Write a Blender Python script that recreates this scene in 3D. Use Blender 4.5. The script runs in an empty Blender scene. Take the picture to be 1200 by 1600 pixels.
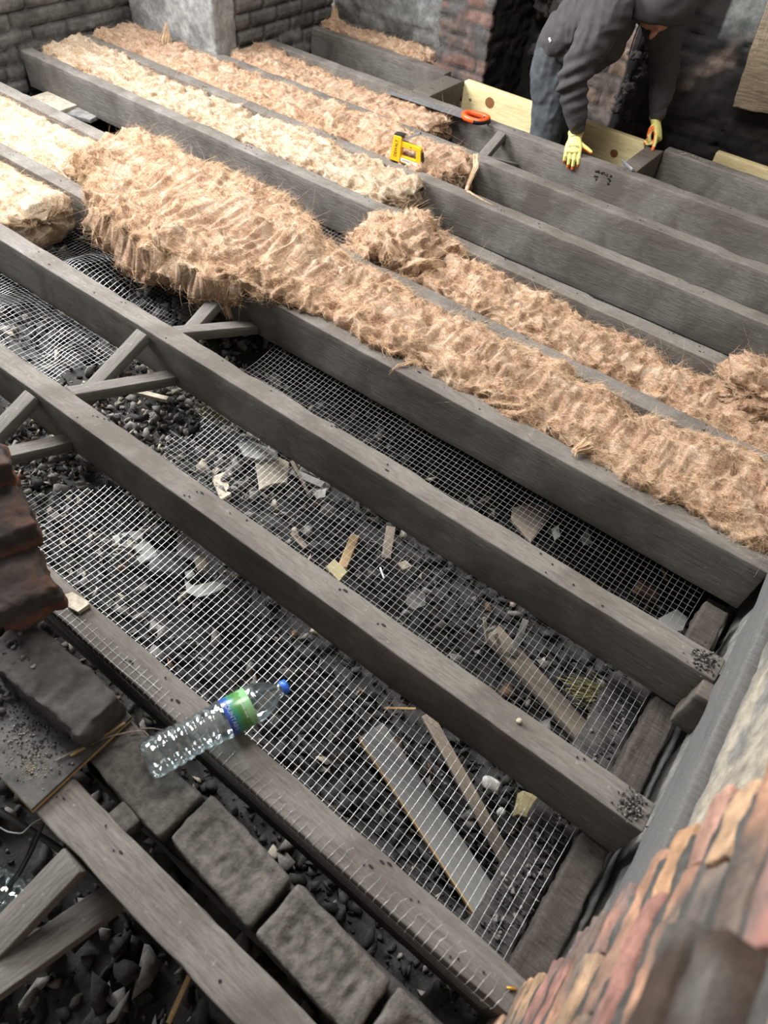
import bpy, bmesh, math, random
import numpy as np
from mathutils import Vector, Matrix, Euler

# ------------------------------------------------------------------ camera, world, light
S = bpy.context.scene
C = S.collection
CAM = np.array([0.0, 0.0, 1.401])
PITCH, ROLL, YAW, FPX = 0.88152964, 0.11395305, -0.56531696, 1054.35
cy, sy, cp, sp = math.cos(YAW), math.sin(YAW), math.cos(PITCH), math.sin(PITCH)
FW = np.array([sy*cp, cy*cp, -sp]); r0 = np.array([cy, -sy, 0.0]); u0 = np.cross(r0, FW)
RT = math.cos(ROLL)*r0 + math.sin(ROLL)*u0; UP = -math.sin(ROLL)*r0 + math.cos(ROLL)*u0
cd = bpy.data.cameras.new('camera'); cam = bpy.data.objects.new('camera', cd); C.objects.link(cam)
cd.sensor_fit = 'VERTICAL'; cd.sensor_height = 36.0; cd.lens = FPX/1600*36.0; cd.clip_start = 0.02
m = Matrix(((RT[0], UP[0], -FW[0], CAM[0]), (RT[1], UP[1], -FW[1], CAM[1]), (RT[2], UP[2], -FW[2], CAM[2]), (0, 0, 0, 1)))
cam.matrix_world = m
cd.dof.use_dof = True; cd.dof.focus_distance = 2.3; cd.dof.aperture_fstop = 3.6
S.camera = cam
S.view_settings.view_transform = 'Standard'; S.view_settings.look = 'None'
S.view_settings.gamma = 1.0; S.view_settings.use_curve_mapping = False
S.view_settings.exposure = 0.0
S.cycles.use_denoising = True
S.cycles.max_bounces = 6; S.cycles.diffuse_bounces = 3; S.cycles.glossy_bounces = 3
S.cycles.transparent_max_bounces = 12; S.cycles.transmission_bounces = 6
S.cycles.caustics_reflective = False; S.cycles.caustics_refractive = False

W = bpy.data.worlds.new('world'); S.world = W; W.use_nodes = True
W.node_tree.nodes['Background'].inputs[0].default_value = (1.0, 0.97, 0.93, 1)
W.node_tree.nodes['Background'].inputs[1].default_value = 0.29

def area(name, loc, target, sx, sy_, power, col):
    l = bpy.data.lights.new(name, 'AREA'); l.shape = 'RECTANGLE'; l.size = sx; l.size_y = sy_
    l.energy = power; l.color = col
    o = bpy.data.objects.new(name, l); C.objects.link(o); o.location = loc
    o.rotation_euler = (Vector(target)-Vector(loc)).to_track_quat('-Z', 'Z').to_euler()
    return o
area('window_light', (-4.7, 1.1, 2.4), (-2.1, 2.1, 0.0), 1.9, 1.7, 470, (0.98, 0.99, 1.0))
area('overhead_fill_light', (-1.8, 1.75, 3.3), (-1.5, 1.75, 0.0), 1.5, 1.3, 150, (1.0, 0.97, 0.93))  # added overhead fill to brighten the joist tops, no known window there

# ------------------------------------------------------------------ noise
_r = np.random.RandomState(7)
_PERM = _r.permutation(512).astype(np.int64)
_G = _r.normal(size=(512, 3)); _G /= np.linalg.norm(_G, axis=1)[:, None]
def perlin(p, seed=0):
    p = np.asarray(p, float) + seed*17.37
    i = np.floor(p).astype(np.int64); f = p-i
    u = f*f*f*(f*(f*6-15)+10)
    out = np.zeros(len(p))
    for dx in (0, 1):
        for dy in (0, 1):
            for dz in (0, 1):
                h = _PERM[(_PERM[(_PERM[(i[:, 0]+dx) & 511] + i[:, 1]+dy) & 511] + i[:, 2]+dz) & 511]
                d = f-np.array([dx, dy, dz])
                g = (_G[h]*d).sum(1)
                w = (u[:, 0] if dx else 1-u[:, 0])*(u[:, 1] if dy else 1-u[:, 1])*(u[:, 2] if dz else 1-u[:, 2])
                out += w*g
    return out
def fbm(p, octv=3, seed=0, gain=.5):
    p = np.asarray(p, float); a = 1; s = np.zeros(len(p))
    for k in range(octv):
        s += a*perlin(p*(2**k), seed+k*3); a *= gain
    return s
def ridge(p, seed=0):
    return 1-2*np.abs(perlin(p, seed))*1.6

# ------------------------------------------------------------------ helpers
def at(px, py, z=0.0):
    d = FW + RT*(px-600)/FPX - UP*(py-800)/FPX
    return CAM + d*((z-CAM[2])/d[2])
def atx(px, py, ax, v):
    d = FW + RT*(px-600)/FPX - UP*(py-800)/FPX
    return CAM + d*((v-CAM[ax])/d[ax])
def mesh(name, v, f, mats=(), smooth=True, mi=None):
    me = bpy.data.meshes.new(name)
    v = np.asarray(v, dtype=np.float32)
    if isinstance(f, np.ndarray):
        n, k = f.shape
        me.vertices.add(len(v)); me.vertices.foreach_set('co', v.ravel())
        me.loops.add(n*k); me.loops.foreach_set('vertex_index', f.astype(np.int32).ravel())
        me.polygons.add(n); me.polygons.foreach_set('loop_start', np.arange(0, n*k, k, dtype=np.int32))
        me.update(calc_edges=True)
    else:
        me.from_pydata([tuple(map(float, a)) for a in v], [], f)
    for mm in mats: me.materials.append(mm)
    if smooth: me.polygons.foreach_set('use_smooth', np.ones(len(me.polygons), dtype=bool))
    if mi is not None: me.polygons.foreach_set('material_index', np.asarray(mi, dtype=np.int32))
    me.update()
    return me
def obj(name, me, parent=None, loc=None, rot=None):
    o = bpy.data.objects.new(name, me); C.objects.link(o)
    if parent is not None: o.parent = parent
    if loc is not None: o.location = loc
    if rot is not None: o.rotation_euler = rot
    return o
def tag(o, label, cat, group=None, kind=None):
    if label: o['label'] = label
    if cat: o['category'] = cat
    if group: o['group'] = group
    if kind: o['kind'] = kind
    return o
def struct(o): o['kind'] = 'structure'; return o
def thing(name, label, cat, loc=(0, 0, 0), rot=(0, 0, 0), group=None):
    o = bpy.data.objects.new(name, None); C.objects.link(o); o.empty_display_size = .05
    o.location = loc; o.rotation_euler = rot
    return tag(o, label, cat, group)
def color_attr(me, col):
    a = me.color_attributes.new('Col', 'FLOAT_COLOR', 'POINT')
    c = np.ones((len(me.vertices), 4), dtype=np.float32); c[:, :3] = col
    a.data.foreach_set('color', c.ravel())

def rbox(sx, sy_, sz, rad=.004, step=.03, amp=0.0, freq=20, seed=0, lump=0.0):
    """rounded box, gridded finely, worn by noise; returns (verts, quads)"""
    h = np.array([sx, sy_, sz])/2.0; rad = min(rad, h.min()*.95)
    def line(H):
        n = max(1, int(math.ceil((2*H-2*rad)/step)))
        mid = np.linspace(-H+rad, H-rad, n+1)
        return np.concatenate([[-H], [-H+rad*.35], mid, [H-rad*.35], [H]])
    L = [line(x) for x in h]; n = [len(x) for x in L]
    idx = {}; V = []; F = []
    def vid(i, j, k):
        key = (i, j, k)
        if key not in idx: idx[key] = len(V); V.append((L[0][i], L[1][j], L[2][k]))
        return idx[key]
    for i in range(n[0]-1):
        for j in range(n[1]-1):
            F.append((vid(i, j, 0), vid(i, j+1, 0), vid(i+1, j+1, 0), vid(i+1, j, 0)))
            k = n[2]-1
            F.append((vid(i, j, k), vid(i+1, j, k), vid(i+1, j+1, k), vid(i, j+1, k)))
        for k in range(n[2]-1):
            F.append((vid(i, 0, k), vid(i+1, 0, k), vid(i+1, 0, k+1), vid(i, 0, k+1)))
            j = n[1]-1
            F.append((vid(i, j, k), vid(i, j, k+1), vid(i+1, j, k+1), vid(i+1, j, k)))
    for j in range(n[1]-1):
        for k in range(n[2]-1):
            F.append((vid(0, j, k), vid(0, j, k+1), vid(0, j+1, k+1), vid(0, j+1, k)))
            i = n[0]-1
            F.append((vid(i, j, k), vid(i, j+1, k), vid(i, j+1, k+1), vid(i, j, k+1)))
    V = np.array(V); inner = np.clip(V, -(h-rad), h-rad); d = V-inner
    nn = np.linalg.norm(d, axis=1); nn[nn == 0] = 1
    dirn = d/nn[:, None]; V = inner+dirn*rad
    if amp:
        V = V+dirn*(amp*fbm(V*freq, 3, seed))[:, None]
        V[:, 0] += amp*.4*perlin(V*freq*1.7, seed+31)
    if lump:
        V = V+dirn*(lump*perlin(V*freq*.35, seed+9))[:, None]
    return V, np.array(F)
def join(parts):
    V = []; F = []; M = []; o = 0
    for p in parts:
        v, f = p[0], p[1]
        V.append(v); F.append(np.asarray(f)+o); M.append(np.full(len(f), p[2] if len(p) > 2 else 0)); o += len(v)
    return np.concatenate(V), np.concatenate(F), np.concatenate(M)
def xf(v, loc=(0, 0, 0), rot=(0, 0, 0), sc=1.0):
    R = np.array(Euler(rot).to_matrix())
    return (np.asarray(v)*sc) @ R.T + np.array(loc)
def tube(pts, r, n=6, closed=True):
    pts = np.asarray(pts, float); N = len(pts); r = np.broadcast_to(np.asarray(r, float), (N,))
    t = np.gradient(pts, axis=0); t /= np.linalg.norm(t, axis=1)[:, None]+1e-12
    ref = np.array([0, 0, 1.0]) if abs(t[:, 2]).mean() < .8 else np.array([1.0, 0, 0])
    a = np.cross(t, ref); a /= np.linalg.norm(a, axis=1)[:, None]+1e-12; b = np.cross(t, a)
    th = np.arange(n)*2*math.pi/n
    V = (pts[:, None]+r[:, None, None]*(a[:, None]*np.cos(th)[None, :, None]+b[:, None]*np.sin(th)[None, :, None])).reshape(-1, 3)
    i = np.arange(N-1)[:, None]*n; j = np.arange(n)[None]; j2 = (j+1) % n
    F = np.stack([i+j, i+j2, i+n+j2, i+n+j], -1).reshape(-1, 4)
    return V, F
def caps(pts, r, n=8):
    """tube with rounded, closed ends (list-of-faces form)"""
    pts = [np.array(p, float) for p in pts]; r = list(np.broadcast_to(np.asarray(r, float), (len(pts),)))
    d0 = pts[0]-pts[1]; d0 /= np.linalg.norm(d0); d1 = pts[-1]-pts[-2]; d1 /= np.linalg.norm(d1)
    P = [pts[0]+d0*r[0]*.95, pts[0]+d0*r[0]*.6]+pts+[pts[-1]+d1*r[-1]*.6, pts[-1]+d1*r[-1]*.95]
    R = [r[0]*.25, r[0]*.78]+r+[r[-1]*.78, r[-1]*.25]
    V, F = tube(P, R, n)
    F = [tuple(f) for f in F]
    F.append(tuple(range(n))[::-1]); F.append(tuple(range(len(V)-n, len(V))))
    return V, F
def lathe(prof, n=32):
    prof = np.array(prof, float); th = np.arange(n)*2*math.pi/n
    V = np.stack([prof[:, 0][:, None]*np.cos(th), prof[:, 0][:, None]*np.sin(th), np.repeat(prof[:, 1][:, None], n, 1)], -1).reshape(-1, 3)
    i = np.arange(len(prof)-1)[:, None]*n; j = np.arange(n)[None]; j2 = (j+1) % n
    return V, np.stack([i+j, i+j2, i+n+j2, i+n+j], -1).reshape(-1, 4)
def prism(outline, th, rough=0.0, seed=0):
    """solid slab from a 2D outline, standing at z in [-th, 0]"""
    o = np.array(outline, float); n = len(o)
    rr = random.Random(seed)
    c = o.mean(0)
    top = [(x, y, rr.uniform(-rough, rough)) for x, y in (c+(o-c)*.95)]
    mid = [(x, y, -th*.2+rr.uniform(-rough, rough)) for x, y in o]
    bot = [(x, y, -th) for x, y in (c+(o-c)*.93)]
    V = top+mid+bot; F = [tuple(range(n)), tuple(range(3*n-1, 2*n-1, -1))]
    for k in range(2):
        for i in range(n):
            j = (i+1) % n; F.append((k*n+i, (k+1)*n+i, (k+1)*n+j, k*n+j))
    return V, F

# ------------------------------------------------------------------ materials
def nodes(name):
    mt = bpy.data.materials.new(name); mt.use_nodes = True; nt = mt.node_tree
    b = nt.nodes['Principled BSDF']
    return mt, nt, b
def nd(nt, t, **k):
    n = nt.nodes.new(t)
    for a, v in k.items():
        if a.startswith('i_'): n.inputs[int(a[2:])].default_value = v
        else: setattr(n, a, v)
    return n
def ramp(nt, stops, src):
    r = nt.nodes.new('ShaderNodeValToRGB'); e = r.color_ramp.elements
    while len(e) < len(stops): e.new(.5)
    for el, (p, c) in zip(e, stops): el.position = p; el.color = (*c, 1)
    nt.links.new(src, r.inputs[0]); return r.outputs[0]
def noise(nt, scale, detail=6, stretch=None, rough=.6, dist=0.0, coord='Object'):
    tc = nd(nt, 'ShaderNodeTexCoord'); src = tc.outputs[coord]
    if stretch:
        mp = nd(nt, 'ShaderNodeMapping'); mp.inputs['Scale'].default_value = stretch
        nt.links.new(src, mp.inputs[0]); src = mp.outputs[0]
    n = nd(nt, 'ShaderNodeTexNoise'); n.inputs['Scale'].default_value = scale; n.inputs['Detail'].default_value = detail
    n.inputs['Roughness'].default_value = rough; n.inputs['Distortion'].default_value = dist
    nt.links.new(src, n.inputs['Vector']); return n.outputs['Fac']
def mixc(nt, fac, a, b, mode='MIX'):
    mx = nd(nt, 'ShaderNodeMix', data_type='RGBA', blend_type=mode)
    for s, k in ((fac, 0), (a, 6), (b, 7)):
        if isinstance(s, (int, float)): mx.inputs[k].default_value = s
        elif isinstance(s, tuple): mx.inputs[k].default_value = (*s, 1)
        else: nt.links.new(s, mx.inputs[k])
    return mx.outputs[2]
def bump(nt, b, h, strength=.5, dist=.01, chain=None):
    bp = nd(nt, 'ShaderNodeBump'); bp.inputs['Strength'].default_value = strength; bp.inputs['Distance'].default_value = dist
    nt.links.new(h, bp.inputs['Height'])
    if chain is not None: nt.links.new(chain, bp.inputs['Normal'])
    nt.links.new(bp.outputs[0], b.inputs['Normal']); return bp.outputs[0]
def simple(name, col, rough=.7, metal=0.0, var=.25, scale=40, bmp=.2, bd=.002):
    mt, nt, b = nodes(name)
    n = noise(nt, scale, 6)
    c = ramp(nt, [(.3, tuple(x*(1-var) for x in col)), (.7, tuple(min(1, x*(1+var)) for x in col))], n)
    nt.links.new(c, b.inputs['Base Color']); b.inputs['Roughness'].default_value = rough; b.inputs['Metallic'].default_value = metal
    if bmp: bump(nt, b, n, bmp, bd)
    return mt
def wood(name, dark, light, rough=.8, grain=(1, 14, 14), sc=6, bmp=.5, soot=None):
    mt, nt, b = nodes(name)
    g = noise(nt, sc, 8, grain, .65, .6)
    fine = noise(nt, sc*3.5, 6, (1.2, 9, 9), .7)
    big = noise(nt, 2.2, 5, None, .6)
    speck = noise(nt, 60, 3, None, .7)
    c = ramp(nt, [(.3, dark), (.72, light)], g)
    c = mixc(nt, ramp(nt, [(.42, (0, 0, 0)), (.6, (1, 1, 1))], big), c, tuple((d*.45+l*.6) for d, l in zip(dark, light)), 'MIX')
    c2 = mixc(nt, .35, c, ramp(nt, [(.35, tuple(x*.55 for x in dark)), (.65, light)], fine))
    c2 = mixc(nt, ramp(nt, [(.64, (0, 0, 0)), (.74, (.6, .6, .6))], speck), c2, tuple(min(1, x*1.5) for x in light))
    if soot:
        s = noise(nt, 3.1, 6, None, .65, .4)
        c2 = mixc(nt, ramp(nt, [(.45, (0, 0, 0)), (.62, (.75, .75, .75))], s), c2, soot)
    nt.links.new(c2, b.inputs['Base Color']); b.inputs['Roughness'].default_value = rough
    b.inputs['Specular IOR Level'].default_value = .25
    n1 = bump(nt, b, fine, bmp, .005); bump(nt, b, g, bmp*.5, .004, n1)
    return mt
M = {}
M['joist'] = wood('sooty_timber', (.096, .085, .075), (.255, .236, .213), .85, soot=(.088, .074, .063))
M['joist_brown'] = wood('brown_sooty_timber', (.07, .058, .047), (.17, .15, .13), .85)
M['strut'] = wood('strut_timber', (.085, .078, .07), (.22, .205, .185), .85)
M['hole'] = simple('nail_hole', (.008, .008, .008), .9, bmp=0)
M['new_wood'] = wood('fresh_pine', (.66, .50, .24), (.85, .74, .44), .6, grain=(1, 10, 10), sc=3, bmp=.1)
M['knot'] = simple('pine_knot', (.22, .09, .03), .6, bmp=0)
M['raw_edge'] = wood('raw_wood_edge', (.32, .20, .09), (.50, .35, .18), .7, bmp=.2)
M['ply'] = simple('dusty_board', (.07, .067, .063), .9, var=.5, scale=25, bmp=.6)
M['board'] = wood('grey_board', (.20, .195, .185), (.27, .265, .25), .75, bmp=.15)
M['lath'] = wood('pale_lath', (.16, .13, .10), (.30, .25, .20), .8, bmp=.3)
M['oldwood'] = wood('old_split_timber', (.028, .024, .021), (.13, .11, .095), .9, grain=(22, 1.0, 22), sc=5, bmp=1.0)
M['cream'] = simple('cream_plaster', (.42, .37, .29), .9, var=.35, scale=60, bmp=.5)
M['white_pl'] = simple('white_plaster', (.50, .50, .47), .9, var=.4, scale=50, bmp=.5)
M['grey_slab'] = simple('grey_slab', (.17, .165, .155), .9, var=.5, scale=40, bmp=.6)
M['coal'] = simple('sooty_rubble', (.023, .0215, .020), .8, var=.6, scale=50, bmp=.9, bd=.005)
M['rubble_grey'] = simple('grey_rubble', (.165, .155, .142), .9, var=.5, scale=50, bmp=.7, bd=.004)
M['rubble_pale'] = simple('pale_rubble', (.33, .29, .23), .9, var=.4, scale=50, bmp=.5)
M['rubble_brown'] = simple('brown_rubble', (.11, .065, .04), .9, var=.5, scale=40, bmp=.6)
M['dustbrick'] = simple('dusty_brick', (.10, .09, .08), .95, var=.45, scale=55, bmp=1.0, bd=.006)
M['darkstone'] = simple('dark_dusty_stone', (.05, .045, .042), .95, var=.55, scale=20, bmp=1.0, bd=.008)
M['redbrick'] = None
M['wire'] = simple('galvanised_wire', (.62, .63, .64), .35, .85, var=.15, bmp=0)
M['black_pl'] = simple('black_plastic', (.015, .015, .016), .5, bmp=0)
M['yellow_pl'] = simple('yellow_plastic', (.80, .42, .01), .4, var=.08, bmp=0)
M['steel'] = simple('brushed_steel', (.45, .46, .48), .4, .8, var=.2, bmp=0)
M['orange_pl'] = simple('orange_plastic', (.85, .10, .02), .4, var=.08, bmp=0)
M['blue_cap'] = simple('blue_cap', (.02, .12, .55), .35, var=.1, bmp=0)
M['white'] = simple('white_print', (.75, .76, .75), .6, var=.05, bmp=0)
M['pipe'] = simple('dusty_pipe', (.035, .036, .038), .6, var=.3, bmp=.2)
M['moss'] = simple('yellow_fibre', (.30, .27, .12), .9, var=.4, scale=90, bmp=.8)
M['denim'] = simple('dark_work_trousers', (.050, .058, .066), .85, var=.4, scale=18, bmp=.4, bd=.004)
M['hoodie'] = simple('charcoal_hoodie', (.050, .045, .047), .95, var=.2, scale=30, bmp=.25, bd=.003)
M['skin'] = simple('skin', (.50, .24, .17), .55, var=.1, scale=60, bmp=.1)
M['glove_y'] = simple('yellow_knit', (.75, .70, .24), .8, var=.12, scale=120, bmp=.5)
M['glove_o'] = simple('orange_rubber', (.85, .17, .03), .5, var=.12, scale=60, bmp=.4)
M['boot'] = simple('black_boot', (.02, .019, .018), .6, bmp=.2)

def wool(name, a, b_, c):
    mt, nt, b = nodes(name)
    n1 = noise(nt, 9, 6, (1, 2, 2), .6, 1.2); n2 = noise(nt, 55, 5, (1, 2.2, 2.2), .65, 2.0); n3 = noise(nt, 160, 3, (1, 3, 3), .6, 1.0)
    col = ramp(nt, [(.38, c), (.5, a), (.62, b_)], n1)
    col = mixc(nt, .45, col, ramp(nt, [(.40, tuple(x*.45 for x in c)), (.5, a), (.59, b_)], n2))  # brown wool tone; its darkest stop also paints shade between the strands
    nt.links.new(col, b.inputs['Base Color']); b.inputs['Roughness'].default_value = 1.0
    b.inputs['Specular IOR Level'].default_value = .1
    b.inputs['Sheen Weight'].default_value = .15
    k = bump(nt, b, n2, .9, .012); bump(nt, b, n3, .6, .004, k)
    return mt
M['wool'] = wool('mineral_wool', (.61, .38, .235), (.80, .62, .46), (.33, .16, .08))
M['wool_pale'] = wool('pale_mineral_wool', (.68, .50, .33), (.83, .72, .57), (.38, .22, .11))
M['fibre'] = simple('loose_wool_fibre', (.70, .50, .32), 1.0, var=.3, scale=25, bmp=0)

def wallmat(name, bstr=.7):
    mt, nt, b = nodes(name)
    at_ = nd(nt, 'ShaderNodeAttribute', attribute_name='Col')
    n = noise(nt, 30, 8, None, .7); n2 = noise(nt, 7, 6, None, .6, .5)
    c = mixc(nt, 1.0, at_.outputs['Color'], ramp(nt, [(.3, (.55, .55, .55)), (.7, (1.35, 1.35, 1.35))], n), 'MULTIPLY')
    c = mixc(nt, 1.0, c, ramp(nt, [(.35, (.7, .7, .7)), (.65, (1.2, 1.2, 1.2))], n2), 'MULTIPLY')
    nt.links.new(c, b.inputs['Base Color']); b.inputs['Roughness'].default_value = .9
    bump(nt, b, n, bstr, .006)
    return mt
M['wall'] = wallmat('masonry')
M['redbrick'] = wallmat('broken_brick', 1.0)
def thin_plastic():
    mt = bpy.data.materials.new('clear_bottle_plastic'); mt.use_nodes = True; nt = mt.node_tree; nt.nodes.clear()
    out = nd(nt, 'ShaderNodeOutputMaterial'); tr = nd(nt, 'ShaderNodeBsdfTransparent'); gl = nd(nt, 'ShaderNodeBsdfGlossy'); df = nd(nt, 'ShaderNodeBsdfTranslucent')
    tr.inputs[0].default_value = (.86, .93, .94, 1); gl.inputs['Roughness'].default_value = .08; gl.inputs[0].default_value = (1, 1, 1, 1)
    df.inputs[0].default_value = (.75, .9, .95, 1)
    lw = nd(nt, 'ShaderNodeLayerWeight'); lw.inputs[0].default_value = .35
    n = noise(nt, 35, 2, None, .5, .5)
    bp = nd(nt, 'ShaderNodeBump'); bp.inputs['Strength'].default_value = .55; bp.inputs['Distance'].default_value = .005; nt.links.new(n, bp.inputs['Height'])
    nt.links.new(bp.outputs[0], gl.inputs['Normal']); nt.links.new(bp.outputs[0], lw.inputs['Normal'])
    m1 = nd(nt, 'ShaderNodeMixShader'); m1.inputs[0].default_value = .20; nt.links.new(tr.outputs[0], m1.inputs[1]); nt.links.new(df.outputs[0], m1.inputs[2])
    mr = nd(nt, 'ShaderNodeMapRange'); mr.inputs['To Min'].default_value = .09; mr.inputs['To Max'].default_value = .85
    nt.links.new(lw.outputs['Fresnel'], mr.inputs['Value'])
    m2 = nd(nt, 'ShaderNodeMixShader'); nt.links.new(mr.outputs[0], m2.inputs[0]); nt.links.new(m1.outputs[0], m2.inputs[1]); nt.links.new(gl.outputs[0], m2.inputs[2])
    nt.links.new(m2.outputs[0], out.inputs[0]); return mt
M['pet'] = thin_plastic()
def label_mat():
    mt, nt, b = nodes('bottle_label')
    tc = nd(nt, 'ShaderNodeTexCoord'); sep = nd(nt, 'ShaderNodeSeparateXYZ'); nt.links.new(tc.outputs['Object'], sep.inputs[0])
    n = noise(nt, 60, 4); ad = nd(nt, 'ShaderNodeMath', operation='MULTIPLY_ADD'); nt.links.new(n, ad.inputs[0]); ad.inputs[1].default_value = .03
    nt.links.new(sep.outputs[2], ad.inputs[2])
    mr = nd(nt, 'ShaderNodeMapRange'); mr.inputs['From Min'].default_value = .182; mr.inputs['From Max'].default_value = .242
    nt.links.new(ad.outputs[0], mr.inputs['Value'])
    c = ramp(nt, [(.0, (.02, .025, .17)), (.42, (.02, .07, .30)), (.60, (.03, .20, .12)), (.78, (.05, .17, .04)), (1.0, (.10, .26, .06)), (1.0, (.2, .4, .2))], mr.outputs[0])
    nt.links.new(c, b.inputs['Base Color']); b.inputs['Roughness'].default_value = .25
    return mt
M['label'] = label_mat()

# ------------------------------------------------------------------ structure: ground and walls
def ground_h(x, y):
    p = np.stack([x, y, np.zeros_like(x)], -1)
    h = -.36-.15*np.clip((x+1.25)/.7, 0, 1)
    h = h-.10*np.clip((.25-y)/.3, 0, 1)+.05*np.exp(-((x+1.1)**2+(y-.9)**2)/.08)
    h = h+.05*np.exp(-((x+1.5)**2+(y-.55)**2)/.1)
    h = h-.22*np.clip((y-3.2)/.3, 0, 1)
    h = h+.035*fbm(p*3.5, 2, 3)+.02*fbm(p*11, 3, 5)
    # hump pushing up under the wire netting at the left
    h = h+.05*np.exp(-((x+2.3)**2+(y-.85)**2)/.03)
    return h
gx = np.arange(-4.3, .75, .022); gy = np.arange(-1.0, 4.7, .022)
X, Y = np.meshgrid(gx, gy, indexing='ij'); x = X.ravel(); y = Y.ravel()
z = ground_h(x, y)+.012*perlin(np.stack([x*40, y*40, x*0], -1), 8)
ii = np.arange(len(gx)-1)[:, None]*len(gy); jj = np.arange(len(gy)-1)[None]
F = np.stack([ii+jj, ii+len(gy)+jj, ii+len(gy)+jj+1, ii+jj+1], -1).reshape(-1, 4)
o = struct(obj('floor', mesh('floor', np.stack([x, y, z], -1), F, [M['coal']])))

def wallfield(name, path, z0, z1, colf, res=.016, bw=.225, bh=.078, relief=.010, rough=.004, plaster=None, u0=0.0, seed=0, ztop=None, mat='wall'):
    path = np.array(path, float); seg = np.linalg.norm(np.diff(path, axis=0), axis=1); cum = np.concatenate([[0], np.cumsum(seg)])
    us = [0.0]
    for k in range(len(seg)):
        n = max(1, int(round(seg[k]/res))); us += list(cum[k]+seg[k]*np.arange(1, n+1)/n)
    us = np.array(us); px = np.interp(us, cum, path[:, 0]); py = np.interp(us, cum, path[:, 1])
    sn = []
    for k in range(len(seg)):
        d = (path[k+1]-path[k])/seg[k]; sn.append([d[1], -d[0]])
    sn = np.array(sn); nrm = np.zeros((len(us), 2))
    for i, u in enumerate(us):
        k = min(np.searchsorted(cum, u+1e-9)-1, len(seg)-1); k = max(k, 0); v = sn[k].copy()
        for c in range(1, len(seg)):
            if abs(u-cum[c]) < 1e-6: v = sn[c-1]+sn[c]
        nrm[i] = v
    nz = int((z1-z0)/res)+1; zs = np.linspace(z0, z1, nz)
    U, Z = np.meshgrid(us, zs, indexing='ij'); U = U.ravel(); Z = Z.ravel()
    PX = np.repeat(px, nz); PY = np.repeat(py, nz); NX = np.repeat(nrm[:, 0], nz); NY = np.repeat(nrm[:, 1], nz)
    P = np.stack([PX, PY, Z], -1)
    wob = .012*perlin(P*5, seed+1); wob2 = .008*perlin(P*9, seed+2)
    row = np.floor((Z+wob)/bh); fr = (Z+wob)/bh-row
    col_ = (U+u0+wob2)/bw+.5*(row % 2); ci = np.floor(col_); fc = col_-ci
    e = np.minimum(np.minimum(fr, 1-fr)*bh, np.minimum(fc, 1-fc)*bw)
    brick = np.clip((e-.004)/.006, 0, 1)
    rid = (np.sin(row*127.1+ci*311.7+seed)*43758.5453) % 1.0
    pl = plaster(P) if plaster else np.zeros(len(P))
    h = (brick-1)*relief*(1-pl)+(rid-.5)*.007*(1-pl)+pl*relief*.6+rough*fbm(P*22, 3, seed+4)+rough*1.2*perlin(P*8, seed+5)
    V = P.copy(); V[:, 0] += NX*h; V[:, 1] += NY*h
    if ztop is not None:
        V[:, 2] = np.minimum(V[:, 2], ztop(P))
    i = np.arange(len(us)-1)[:, None]*nz; j = np.arange(nz-1)[None]
    F = np.stack([i+j, i+nz+j, i+nz+j+1, i+j+1], -1).reshape(-1, 4)
    me = mesh(name, V, F, [M[mat]]); color_attr(me, colf(P, brick, rid, pl, U))
    return obj(name, me)
def lerp(a, b, t): return np.asarray(a)*(1-t[:, None])+np.asarray(b)*t[:, None]
def col_grey(P, br, rid, pl, U):
    c = lerp((.11, .105, .10), (.20, .195, .185), rid*.8); c = lerp(c, (.07, .068, .065), 1-br); c = lerp(c, (.33, .335, .33), pl)
    s = np.clip(fbm(P*6, 3, 44)*1.6+.2, 0, 1)[:, None]
    return c*(1-s*.5)
def pl_chim(P):
    f = fbm(P*7, 3, 12)
    onface = (P[:, 1] < 3.2)*(P[:, 0] > -4.14)
    return np.clip((f+.25+.6*onface-.6*(1-onface))*6, 0, 1)*1.0
o = struct(wallfield('wall_left', [(-4.17, 1.95), (-4.17, 3.05), (-3.42, 3.05), (-3.42, 4.08)], -.6, 1.3, col_grey, plaster=pl_chim, relief=.020))
def col_low(P, br, rid, pl, U): return lerp((.09, .085, .08), (.15, .14, .13), rid)*(0.6+.4*br[:, None])
o = struct(wallfield('wall_left_below_window', [(-4.17, -1.0), (-4.17, 1.95)], -.6, .75, col_low))
def col_back(P, br, rid, pl, U):
    x, y_, z = P[:, 0], P[:, 1], P[:, 2]
    grey = lerp((.10, .098, .092), (.17, .165, .155), rid); grey = lerp(grey, (.20, .205, .20), pl)
    red = lerp((.17, .095, .075), (.13, .10, .085), (rid*1.7) % 1.0); red = lerp((.055, .05, .048), red, br)
    sootm = np.clip(fbm(P*9, 3, 61)*3+.2, 0, 1)[:, None]; red = red*(1-sootm)+np.array([.085, .08, .077])*sootm
    black = lerp((.009, .008, .0075), (.022, .017, .015), rid); black = black*(.5+.5*br[:, None])
    tan = lerp((.20, .135, .10), (.13, .11, .10), rid); tan = lerp((.05, .045, .04), tan, br)
    c = grey.copy()
    s = x > -2.52; c[s] = red[s]
    s = (x > -2.205) & (y_ > 3.99); c[s] = black[s]
    s = (x > -1.60) & (x < -1.40) & (y_ < 4.15); c[s] = tan[s]
    s = (x >= -1.40); c[s] = black[s]
    # mossy pale render high on the right
    s2 = np.clip((z-.38+.25*(x+.95)+.05*fbm(P*8, 2, 3))*20, 0, 1)*(x > -1.05)*(x < -.84)
    c = lerp(c, (.15, .16, .15), s2)
    s3 = np.clip(fbm(P*5+3, 3, 90)*3-.9, 0, 1)*(x > -1.3)
    return lerp(c, (.16, .12, .095), s3)
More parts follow.
